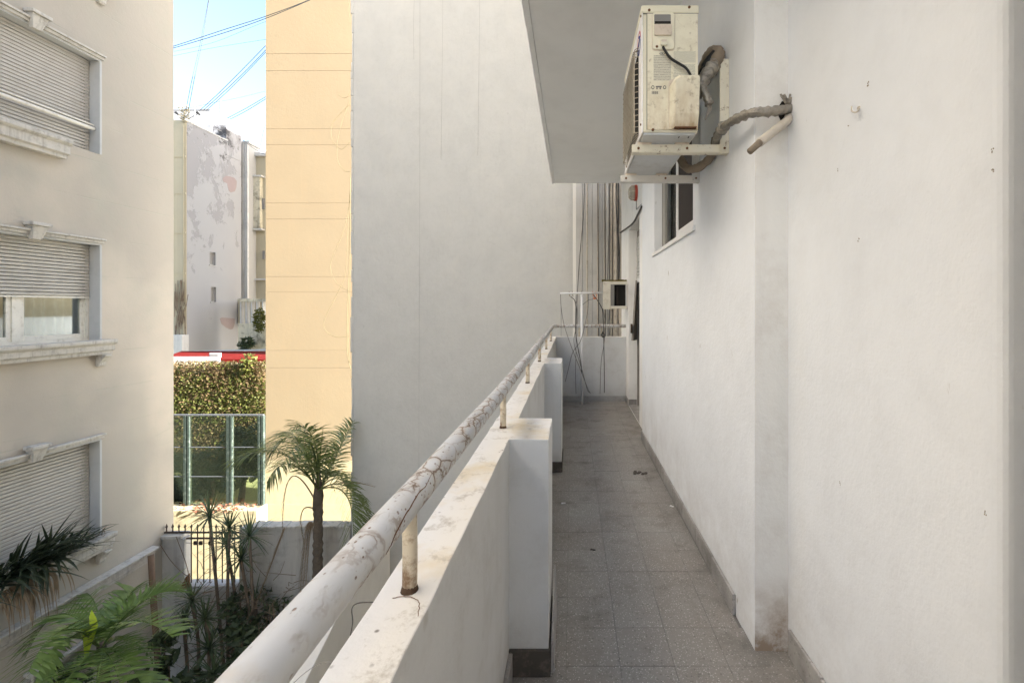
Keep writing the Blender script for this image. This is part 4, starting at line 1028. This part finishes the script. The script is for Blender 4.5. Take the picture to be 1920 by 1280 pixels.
MB().tube([Q(597, 890), Q(601, 840), Q(606, 800)], [.02, .014, .003], 6).build('spear_leaf', 'palm', qp)

KY = 6.2
kp = thing('young_palm', P(196, 1330, KY), 'young palm at the lower left with a bright lime new leaf', 'palm tree')
k0 = P(190, 1215, KY)
def K(px, py, dy=0.0): return P(px, py, KY+dy)
MB().tube([K(198, 1420), K(196, 1290), K(190, 1205)], [.10, .07, .05], 10).build('trunk', 'trunk', kp, smooth=True)
KF = [((255, 1135, .0), (330, 1105, .2)), ((270, 1125, .5), (345, 1110, 1.0)), ((115, 1150, .1), (48, 1232, .0)), ((118, 1200, -.5), (62, 1290, -1.0)), ((150, 1245, -.7), (85, 1330, -1.3)), ((240, 1240, -.3), (285, 1330, -.6)),
      ((150, 1135, .5), (92, 1150, 1.1)), ((178, 1130, .6), (150, 1110, 1.2)), ((240, 1200, .4), (290, 1240, .8)), ((185, 1260, -.8), (160, 1350, -1.4)), ((120, 1180, -.7), (52, 1262, -1.4)), ((250, 1165, -.4), (325, 1195, -.8)), ((225, 1140, .4), (255, 1100, .9)), ((215, 1250, -.7), (240, 1340, -1.2))]
for (m1, m2) in KF:
    frond(kp, k0, K(*m1), K(*m2), 'palm2', .42, 36, .021, .45, .12, vee=.5, rr=.013)
for tip, mid in (((172, 1143), (176, 1170)), ((136, 1180), (160, 1178))):
    a, b, c_ = k0+Vector((0, -.2, 0)), K(*mid, -.25), K(*tip, -.3)
    m_ = MB(); d = (c_-a).normalized(); s_ = d.cross(Vector((0, 1, .3))).normalized()
    m_.strip([a, a.lerp(b, .5), b, b.lerp(c_, .5), c_], [.012, .030, .055, .045, .004], s_); m_.build('new_leaf', 'newleaf', kp, fix=False)

def rosette(mb_, c, n, L, w_, droop=1.0, minel=-.4):
    for k in range(n):
        az = k*2.399+rng.uniform(-.3, .3); el = minel+(1.45-minel)*(k+.5)/n
        d = Vector((math.cos(az)*math.cos(el), math.sin(az)*math.cos(el), math.sin(el))); p = Vector(c); pts_ = []; LL = L*rng.uniform(.75, 1.1); n3 = 4
        for j in range(n3+1):
            pts_.append(p.copy()); d = (d+Vector((0, 0, -droop/n3*rng.uniform(.3, 1.2)*(1 if el < .9 else .3)))).normalized(); p = p+d*(LL/n3)
        s_ = d.cross(Vector((0, 0, 1))); s_ = s_.normalized() if s_.length > .05 else Vector((1, 0, 0))
        mb_.strip(pts_, [w_*.7, w_, w_*.8, w_*.5, w_*.05], s_)
    return mb_
def dracaena(heads, base, label, L=.42, mat='yucca', n=46, w_=.013, droop=.9):
    t_ = thing('dracaena', base, label, 'plant', 'spiky stemmed plants in the courtyard')
    for h_ in heads:
        h_ = Vector(h_); mid = Vector(base).lerp(h_, .55)+Vector((rng.uniform(-.12, .12), rng.uniform(-.1, .1), 0))
        MB().tube(curve([Vector(base)+Vector((rng.uniform(-.05, .05), 0, 0)), mid, h_], 8), .026, 6).build('stem', 'stem', t_, smooth=True)
        rosette(MB(), h_, n, L*rng.uniform(.9, 1.1), w_, droop).build('leaf_rosette', mat, t_, fix=False)
dracaena([P(393, 968, 8.2)], P(420, 1290, 8.2), 'tallest spiky dracaena, its head above the iron bars', .46)
dracaena([P(430, 990, 8.15), P(425, 1022, 8.2)], P(432, 1290, 8.1), 'spiky dracaena with two stacked heads before the right of the iron bars', .42)
dracaena([P(468, 1005, 8.1), P(452, 1048, 8.05)], P(478, 1290, 8.0), 'bluish spiky dracaena to the right of the iron bars, forked stem', .46)
dracaena([P(360, 1125, 7.8)], P(368, 1330, 7.8), 'dark spiky dracaena just below the iron bars', .40)
dracaena([P(385, 1160, 7.6), P(392, 1215, 7.5)], P(396, 1400, 7.5), 'spiky dracaena low in the courtyard below the iron bars, second from the top', .45)
dracaena([P(400, 1262, 7.0)], P(410, 1450, 7.0), 'lowest spiky dracaena by the bottom edge next to the handrail', .50)
dracaena([P(345, 1168, 7.7)], P(352, 1400, 7.7), 'drooping spiky dracaena beside the timber pole', .38, droop=2.2)
dracaena([P(478, 1120, 8.2)], P(476, 1330, 8.2), 'sparse spiky dracaena against the stained garden wall beside the handrail', .5, 'yucca', 22, .008)

def leafcloud(mb_, c, rad, n, s_, flat=.0):
    for k in range(n):
        while True:
            v = Vector((rng.uniform(-1, 1), rng.uniform(-1, 1), rng.uniform(-1, 1)))
            if .25 < v.length < 1: break
        p = Vector(c)+Vector((v.x*rad[0], v.y*rad[1], v.z*rad[2]))
        a = Vector((rng.gauss(0, 1), rng.gauss(0, 1), rng.gauss(0, .7))).normalized(); b = a.cross(Vector((rng.gauss(0, 1), rng.gauss(0, 1), rng.gauss(0, 1)))).normalized(); l = s_*rng.uniform(.6, 1.3)
        mb_.quad(p-a*l, p-b*l*.38+a*l*.1, p+a*l, p+b*l*.38+a*l*.1)
    return mb_
def shrub(px, py, Y, rad, n, s_, label, mat='shrub', base=None, clumps=7):
    c = P(px, py, Y); t_ = thing('shrub', (c.x, c.y, GZ), label, 'shrub')
    m_ = MB(); st = MB()
    for k in range(clumps):
        cc_ = c+Vector((rng.uniform(-1, 1)*rad[0]*.75, rng.uniform(-1, 1)*rad[1]*.75, rng.uniform(-.9, 1)*rad[2]*.75))
        leafcloud(m_, cc_, (rad[0]*.45, rad[1]*.45, rad[2]*.4), n//clumps, s_)
        st.tube(curve([Vector((c.x, c.y, GZ)), Vector((c.x, c.y, GZ)).lerp(cc_, .6)+Vector((rng.uniform(-.1, .1), 0, 0)), cc_], 5), .014, 5)
    st.build('branches', 'stem', t_); m_.build('foliage', mat, t_, fix=False)
shrub(300, 1232, 7.2, (.30, .3, .26), 170, .10, 'glossy dark broad leaved shrub beside the timber pole', clumps=5)
shrub(455, 1150, 7.9, (.38, .4, .26), 260, .075, 'dark leafy shrub behind the dracaenas, upper one')
shrub(445, 1215, 7.5, (.42, .4, .36), 300, .085, 'very dark dense shrub low by the handrail')
shrub(505, 1150, 8.2, (.35, .3, .35), 150, .06, 'thin twiggy shrub against the garden wall next to the handrail', clumps=9)
shrub(350, 1290, 7.0, (.6, .4, .35), 300, .09, 'dark ground shrub at the bottom edge right of the young palm')
shrub(60, 1330, 6.6, (.6, .5, .4), 300, .09, 'dark ground shrub at the bottom left corner')
tw = thing('dry_twigs', (-5.6, 8.2, GZ), 'tangle of bare dry twigs among the courtyard plants', 'twigs')
m_ = MB()
for k in range(110):
    a = P(rng.uniform(335, 560), rng.uniform(1060, 1260), rng.uniform(7.6, 8.3)); d = Vector((rng.uniform(-.5, .5), rng.uniform(-.15, .15), rng.uniform(-.1, .5)))
    m_.tube([a, a+d*.5+Vector((rng.uniform(-.05, .05), 0, rng.uniform(-.05, .05))), a+d], [.006, .005, .002], 4, False)
tag(m_.build('twig_mass', 'stem', tw), kind='stuff')

# ================================================================ BEYOND: COURT FENCE, TREES, IVY, ROOFS
CY = 11.7
def CX(px): return (px-VX)*CY/F
def CZf(py): return HC-(py-VY)*CY/F
cf = thing('court_fence', (CX(400), CY, CZf(945)), 'tall green steel fence with glazed panels around the court', 'fence')
for px in (271, 351, 431, 490): 
    MB().box(CX(px-5.5), CX(px-1.5), CY-.03, CY+.05, CZf(946), CZf(779)).box(CX(px+1), CX(px+5), CY-.03, CY+.05, CZf(946), CZf(779)).box(CX(px-1.4), CX(px+.9), CY, CY+.03, CZf(945), CZf(780)).build('post', 'green', cf)
MB().box(CX(260), CX(494), CY-.02, CY+.04, CZf(779)+.001, CZf(776.5)).build('top_rail', 'antenna', cf)
for py in (838, 893): MB().tube([(CX(260), CY, CZf(py)), (CX(494), CY, CZf(py))], .012, 6).build('wire_line', 'antenna', cf)
for a, b in ((277, 345), (357, 425), (437, 485)): MB().box(CX(a), CX(b), CY+.01, CY+.02, CZf(945), CZf(780)).build('pane', 'pane_g', cf)
bw = thing('court_base_wall', (CX(400), CY, GZ), 'low flaking yellow wall under the green court fence', 'wall')
MB().box(CX(200), CX(494.5), CY-.25, CY+.15, GZ, CZf(948)).build('wall', 'base_wall', bw, bevel=.02)
lv = leafcloud(MB(), ((CX(325)+CX(495))/2, CY-.1, CZf(948)), ((CX(495)-CX(325))/2, .25, .10), 260, .06)
tag(lv.build('fallen_leaves', 'redleaf'), kind='stuff')
tag(leafcloud(MB(), ((CX(325)+CX(495))/2, CY-.9, GZ+.35), (2.0, .6, .4), 420, .08).build('weeds', 'ivy'), kind='stuff')

def tree(px, py, Y, rad, n, s_, label, mat='cypress', clumps=26):
    c = P(px, py, Y); t_ = thing('tree', (c.x, c.y, GZ), label, 'tree', 'dark trees behind the court fence')
    MB().tube([(c.x, c.y, GZ), (c.x+.1, c.y, (c.z+GZ)/2), (c.x, c.y, c.z+rad[2]*.3)], [.12, .09, .03], 7).build('trunk', 'trunk', t_)
    m_ = MB()
    for k in range(clumps):
        v = Vector((rng.gauss(0, 1), rng.gauss(0, 1), rng.gauss(0, 1))).normalized()*rng.uniform(.45, .95)
        cc_ = c+Vector((v.x*rad[0], v.y*rad[1], v.z*rad[2]))
        leafcloud(m_, cc_, (rad[0]*.33, rad[1]*.33, rad[2]*.24), n//clumps, s_)
    m_.build('crown', mat, t_, fix=False)
tree(452, 850, 17.0, (1.15, 1.0, 1.25), 5200, .10, 'rounded dark clipped tree behind the right court fence panel')
tree(395, 890, 17.6, (1.3, .8, 1.0), 4200, .10, 'lower dark bushy tree behind the middle court fence panel')
tree(335, 905, 18.2, (1.0, .8, 1.1), 3000, .10, 'dark bushy tree half hidden at the left court fence panel')

IY = 20.0
def IX(px): return (px-VX)*IY/F
def IZ(py): return HC-(py-VY)*IY/F
iw = thing('ivy_wall', (IX(410), IY, GZ), 'tall boundary wall covered in green and brown ivy below the red roof', 'wall')
MB().box(IX(240), IX(520), IY, IY+.3, GZ, IZ(682)).build('wall', 'base_wall', iw)
mg, mbr, tw_ = MB(), MB(), MB()
for k in range(26000):
    px, py = rng.uniform(300, 510), rng.uniform(676, 860)
    t = (py-676)/100; pn = .5+.5*math.sin(px*.075+1.3*math.sin(py*.06))*math.cos(py*.05+px*.02)
    if py < 700 and rng.random() > (.55 if 320 < px < 400 else .75): continue
    brown = rng.random() < (.85-.75*t if py < 755 else .35)*(1.25-pn*.75) or (py > 790 and rng.random() < .6)
    p = Vector((IX(px), IY-rng.uniform(.02, .35), IZ(py))); l = rng.uniform(.03, .075)
    a = Vector((rng.gauss(0, 1), rng.gauss(0, .5), rng.gauss(0, 1))).normalized(); b = a.cross(Vector((rng.gauss(0, .5), 1, rng.gauss(0, .5)))).normalized()
    (mbr if brown else mg).quad(p-a*l, p-b*l*.5, p+a*l, p+b*l*.5)
tag(mg.build('green_ivy', 'ivy', iw, fix=False), kind='stuff'); tag(mbr.build('brown_ivy', 'ivyb', iw, fix=False), kind='stuff')
tag(leafcloud(MB(), P(467, 683, 19.8), (.35, .3, .5), 260, .10).build('ivy_tuft', 'ivy'), 'green tuft of ivy sticking up at the top of the ivy wall', 'plant')

rf = thing('red_roof_shed', P(410, 690, 22), 'low shed with a bright red painted roof above the ivy wall', 'shed')
a, b = P(300, 673, 21.5), P(520, 673, 21.5); c_, d_ = P(340, 658, 25.5), P(540, 658, 25.5)
MB().hexa([a+Vector((0, 0, -.12)), b+Vector((0, 0, -.12)), d_+Vector((0, 0, -.12)), c_+Vector((0, 0, -.12)), a, b, d_, c_]).build('roof', 'redroof', rf)
MB().box(a.x, P(415, 0, 21.5).x, 21.3, 21.45, GZ, P(0, 669, 21.3).z).build('front_wall', 'fence_wall', rf)
MB().box(P(415, 0, 21.5).x+.01, b.x, 21.48, 21.7, GZ, P(0, 672, 21.5).z-.12).build('front_wall', 'redroof', rf)
s_ = P(399, 667, 21.6)
MB().box(s_.x-.25, s_.x+.25, 21.7, 21.8, s_.z-.08, s_.z+.13).build('skylight', 'far_white', rf)
MB().box(s_.x-.19, s_.x+.19, 21.68, 21.699, s_.z-.03, s_.z+.08).build('skylight_glass', 'acd', rf)
MB().hexa([P(330, 662, 26), P(500, 662, 26), P(500, 660, 27.5), P(345, 660, 27.5), P(330, 661, 26), P(500, 656, 26), P(500, 654, 27.5), P(345, 658, 27.5)]).build('grey_sheet', 'sheet', rf)

# ---- far peeling building
BX, BY0, BY1 = -23.8, 28.0, 32.6
fbd = thing('peeling_building', (BX-3, 30, GZ), 'far tall building with peeling grey-lilac paint on its side wall', 'building')
ztop = 12.83
fbh = [(29.75, 30.25, HC-(497-VY)*30/F, HC-(473-VY)*30/F), (29.85, 30.3, HC-(566-VY)*30/F, HC-(538-VY)*30/F)]
mb = MB(); holed(mb, BY0, BY1, GZ, ztop, fbh, lambda p0, p1, q0, q1: mb.box(BX-.25, BX, p0, p1, q0, q1))
mb.build('side_wall', 'mottled', fbd)
MB().box(BX-9, BX-.26, BY0+.001, BY1, GZ, ztop-.05).build('body', 'far_cream', fbd)
MB().box(BX-9, BX-.02, BY0-.05, BY0-.001, GZ, ztop+.06).build('front_wall', 'far_cream', fbd)
for py in (293, 362, 436, 512): zz = HC-(py-VY)*27.9/F; MB().box(BX-9, BX-.02, BY0-.09, BY0-.051, zz-.05, zz+.05).build('string_course', 'far_cream', fbd)
MB().tube([(BX-.12, BY0-.1, GZ), (BX-.12, BY0-.1, ztop-.3)], .03, 6).build('downpipe', 'far_cream', fbd)
for (p0, p1, q0, q1), lb_ in zip(fbh, ('upper', 'lower')):
    wv = MB().box(BX-.20, BX-.14, p0, p0+.05, q0, q1).box(BX-.20, BX-.14, p1-.05, p1, q0, q1).box(BX-.20, BX-.14, p0, p1, q1-.05, q1).box(BX-.20, BX-.14, p0, p1, q0, q0+.05).build('window', 'far_white', fbd)
    MB().box(BX-.18, BX-.17, p0+.05, p1-.05, q0+.05, q1-.05).build('pane', 'acd', wv)
    MB().box(BX-.02, BX+.05, p0-.05, p1+.05, q0-.06, q0-.001).build('sill', 'far_white', wv)
def sidepatch(name, poly, mat):
    m_ = MB(); pts_ = [PX(px, py, BX+.001) for px, py in poly]
    m_.prism([(p.y, p.z) for p in pts_], lambda u, v, k: (BX+.004+.004*k, u, v)); m_.build(name, mat, fbd)
sidepatch('bare_patch', [(417, 335), (423, 330), (432, 331), (440, 334), (444, 340), (443, 352), (440, 359), (433, 361), (429, 358), (427, 350), (426, 344), (419, 341)], 'pinkpatch')
sidepatch('bare_patch', [(412, 597), (416, 595), (440, 597), (440, 607), (437, 616), (433, 618), (424, 614), (415, 607)], 'pinkpatch')
sidepatch('bare_brick', [(432, 281), (439, 283), (440, 289), (432, 287)], 'brickpatch')
MB().box(BX-1.4, BX+.02, 31.15, BY1-.02, ztop-1.0, ztop+1.05).build('stair_tower', 'mottled', fbd)
cpn = MB(); yv = BY0
while yv < 31.1: cpn.box(BX-.3, BX+.03, yv, yv+.2, ztop+.001, ztop+.04+rng.uniform(0, .07)); yv += .22
cpn.build('coping', 'far_grey', fbd)
ph = MB().box(-27.3, -24.75, 31.0, 33.5, ztop-.04, 14.85).build('penthouse', 'pent', fbd)
MB().box(-27.33, -24.72, 30.97, 33.53, 14.851, 14.90).build('penthouse_roof', 'pent', fbd)
tr = MB()
for k in range(3): tr.tube([(-25.1+.5*k, 30.2, ztop-.04), (-25.1+.5*k, 30.2, ztop+.6)], .018, 5)
tr.tube([(-25.1, 30.2, ztop+.6), (-24.1, 30.2, ztop+.6), (-24.05, 31.1, ztop+.6)], .018, 5); tr.build('roof_railing', 'pent', fbd)
for px, y0, y1, Y in ((413, 188, 232, 32), (417.5, 212, 240, 32), (423, 214, 262, 32), (365, 200, 232, 30), (439, 236, 250, 33)):
    MB().tube([P(px, y1, Y), P(px, y0, Y)], .05 if px == 413 else .035, 6).build('roof_pipe', 'antenna', fbd)
for px, py, ex, ey in ((332, 213, 346, 224), (372, 213, 352, 224)):
    a, b = P(px, py, 27.9), P(ex, ey, 27.95); MB().tube([b, a], .018, 5).build('lamp_arm', 'antenna', fbd); MB().tube([a+Vector((-.09, 0, .07)), a+Vector((.08, 0, -.08))], [.08, .04], 8).build('floodlight', 'wire', fbd)
tag(leafcloud(MB().tube([P(344, 226, 27.85), P(346, 205, 27.85)], .05, 4), P(346, 213, 27.85), (.30, .3, .6), 90, .11).build('roof_weed', 'straw'), 'straw coloured weed growing on the roof corner of the peeling building', 'plant')
wd = MB()
for k in range(40):
    a = P(rng.uniform(327, 349), rng.uniform(560, 640), 27.85); wd.tube([a, a+Vector((rng.uniform(-.2, .2), 0, rng.uniform(.4, 1.6)))], .02, 4, False)
tag(wd.build('climbing_twigs', 'stem'), 'brown bare creeper climbing the front strip of the peeling building', 'creeper')
cn = MB().box(BX-9, BX+.2, 27.4, 27.9, GZ, P(0, 628, 27.4).z).build('lean_to_wall', 'far_grey', fbd)

rb = thing('cream_far_building', (-23.5, 34.5, GZ), 'far cream building with a dark stained bay behind the peeling one', 'building')
def box_at(name, px0, px1, Y0, Y1, py0, py1, mat, **k):
    a, b = P(px0, py1, Y0), P(px1, py0, Y0); return MB().box(a.x, b.x, Y0, Y1, a.z, b.z).build(name, mat, rb, **k)
box_at('setback_wall', 440, 466, 33.2, 36, 268, 760, 'far_white')
box_at('setback_cornice', 440, 467, 33.1, 36, 264, 268, 'far_grey')
box_at('main_wall', 458, 560, 34, 42, 292, 760, 'far_cream')
box_at('main_cornice', 457, 560, 33.8, 42, 286, 292, 'far_grey')
box_at('stained_bay', 467, 487, 33.7, 34.0, 331, 431, 'far_dark')
box_at('bay_cap', 466, 490, 33.6, 34.0, 328, 331, 'far_grey')
box_at('bay_foot', 466, 490, 33.6, 34.0, 428, 431, 'far_grey')
for px in (456, 460.5, 464): MB().tube([P(px, 270, 33.05), P(px, 560, 33.05)], .09, 6).build('downpipe', 'far_grey', rb)
for py0, py1, px0, px1 in ((300, 316, 457, 459), (300, 316, 460.5, 462), (322, 333, 452, 454), (345, 350, 452, 454), (378, 398, 452, 454), (420, 440, 452, 454)): box_at('window', px0, px1, 33.1, 33.2, py0, py1, 'acd')
for px0, px1, py0, py1 in ((491, 495, 372, 392), (492, 496, 470, 486), (469, 471, 468, 471), (469, 471, 484, 487)): box_at('window', px0, px1, 33.9, 34, py0, py1, 'acd')
box_at('ledge', 466, 520, 33.8, 34, 522, 525, 'far_grey')
box_at('floor_band', 445, 520, 30.4, 33.0, 560, 565, 'far_dark')
for px in (450, 460, 470, 480, 491): box_at('pillar', px, px+2.2, 30.5, 30.8, 565, 606, 'far_grey')
box_at('back_wall', 446, 520, 32.2, 32.4, 565, 606, 'far_cream')
box_at('terrace_wall', 446, 520, 30.4, 30.8, 606, 700, 'far_dark')
tag(leafcloud(MB(), P(487, 600, 29.8), (.4, .3, .9), 240, .16).build('terrace_plant', 'ivy'), 'green climbing plant on the far dark terrace next to the yellow wall', 'plant')
tag(leafcloud(MB(), P(462, 645, 29.8), (.5, .3, .5), 200, .16).build('terrace_shrub', 'shrub'), 'small dark shrub at the foot of the far dark terrace', 'shrub')

# ---- aerial cables across the sky
SK = [([(250, 108), (325, 87), (420, 56), (498, 31), (580, 0), (640, -30)], 14.3, .014, 'upper of the two thick cables crossing to the yellow wall'),
      ([(250, 111), (325, 90.5), (420, 62), (498, 35), (582, 0), (640, -27)], 14.2, .014, 'lower of the two thick cables crossing to the yellow wall'),
      ([(250, 108), (325, 97), (400, 80), (470, 52), (500, 40)], 16, .006, 'thin cable sagging just under the thick cable pair'),
      ([(250, 118), (325, 105), (400, 90), (500, 74)], 16, .006, 'thin nearly level cable under the thick pair'),
      ([(349, 205), (360, 150), (376, 80), (391, 0), (398, -40)], 26, .02, 'left of two steep cables rising from the roof weed'),
      ([(354, 204), (364, 150), (379, 80), (392, 0), (398, -44)], 26, .02, 'right of two steep cables rising from the roof weed'),
      ([(374, 208), (410, 175), (455, 130), (500, 84), (520, 62)], 26, .022, 'upper slanting cable rising right from the white penthouse'),
      ([(380, 208), (420, 172), (462, 132), (500, 92), (520, 70)], 26, .022, 'middle slanting cable rising right from the white penthouse'),
      ([(386, 208), (426, 172), (468, 130), (500, 96), (520, 74)], 26, .02, 'lower slanting cable rising right from the white penthouse'),
      ([(424, 223), (460, 204), (496, 183), (520, 168)], 28, .022, 'upper cable of the pair right of the rooftop antenna'),
      ([(427, 226), (462, 208), (496, 187), (520, 172)], 28, .022, 'lower cable of the pair right of the rooftop antenna'),
      ([(340, 206), (400, 193), (450, 183), (510, 168)], 28, .008, 'faint thin cable over the white penthouse'),
      ([(455, 262), (475, 278), (500, 292)], 33, .02, 'short cable dropping from the far cornice'),
      ([(486, 285), (493, 250), (499, 232)], 33, .012, 'faint short cable next to the yellow wall edge')]
for pts, Y, r, lab in SK: wire('aerial_cable', [P(a_, b_, Y) for a_, b_ in pts], r*.72, 'swire', lab, 'cable', 'aerial cables across the sky', 8, 5)
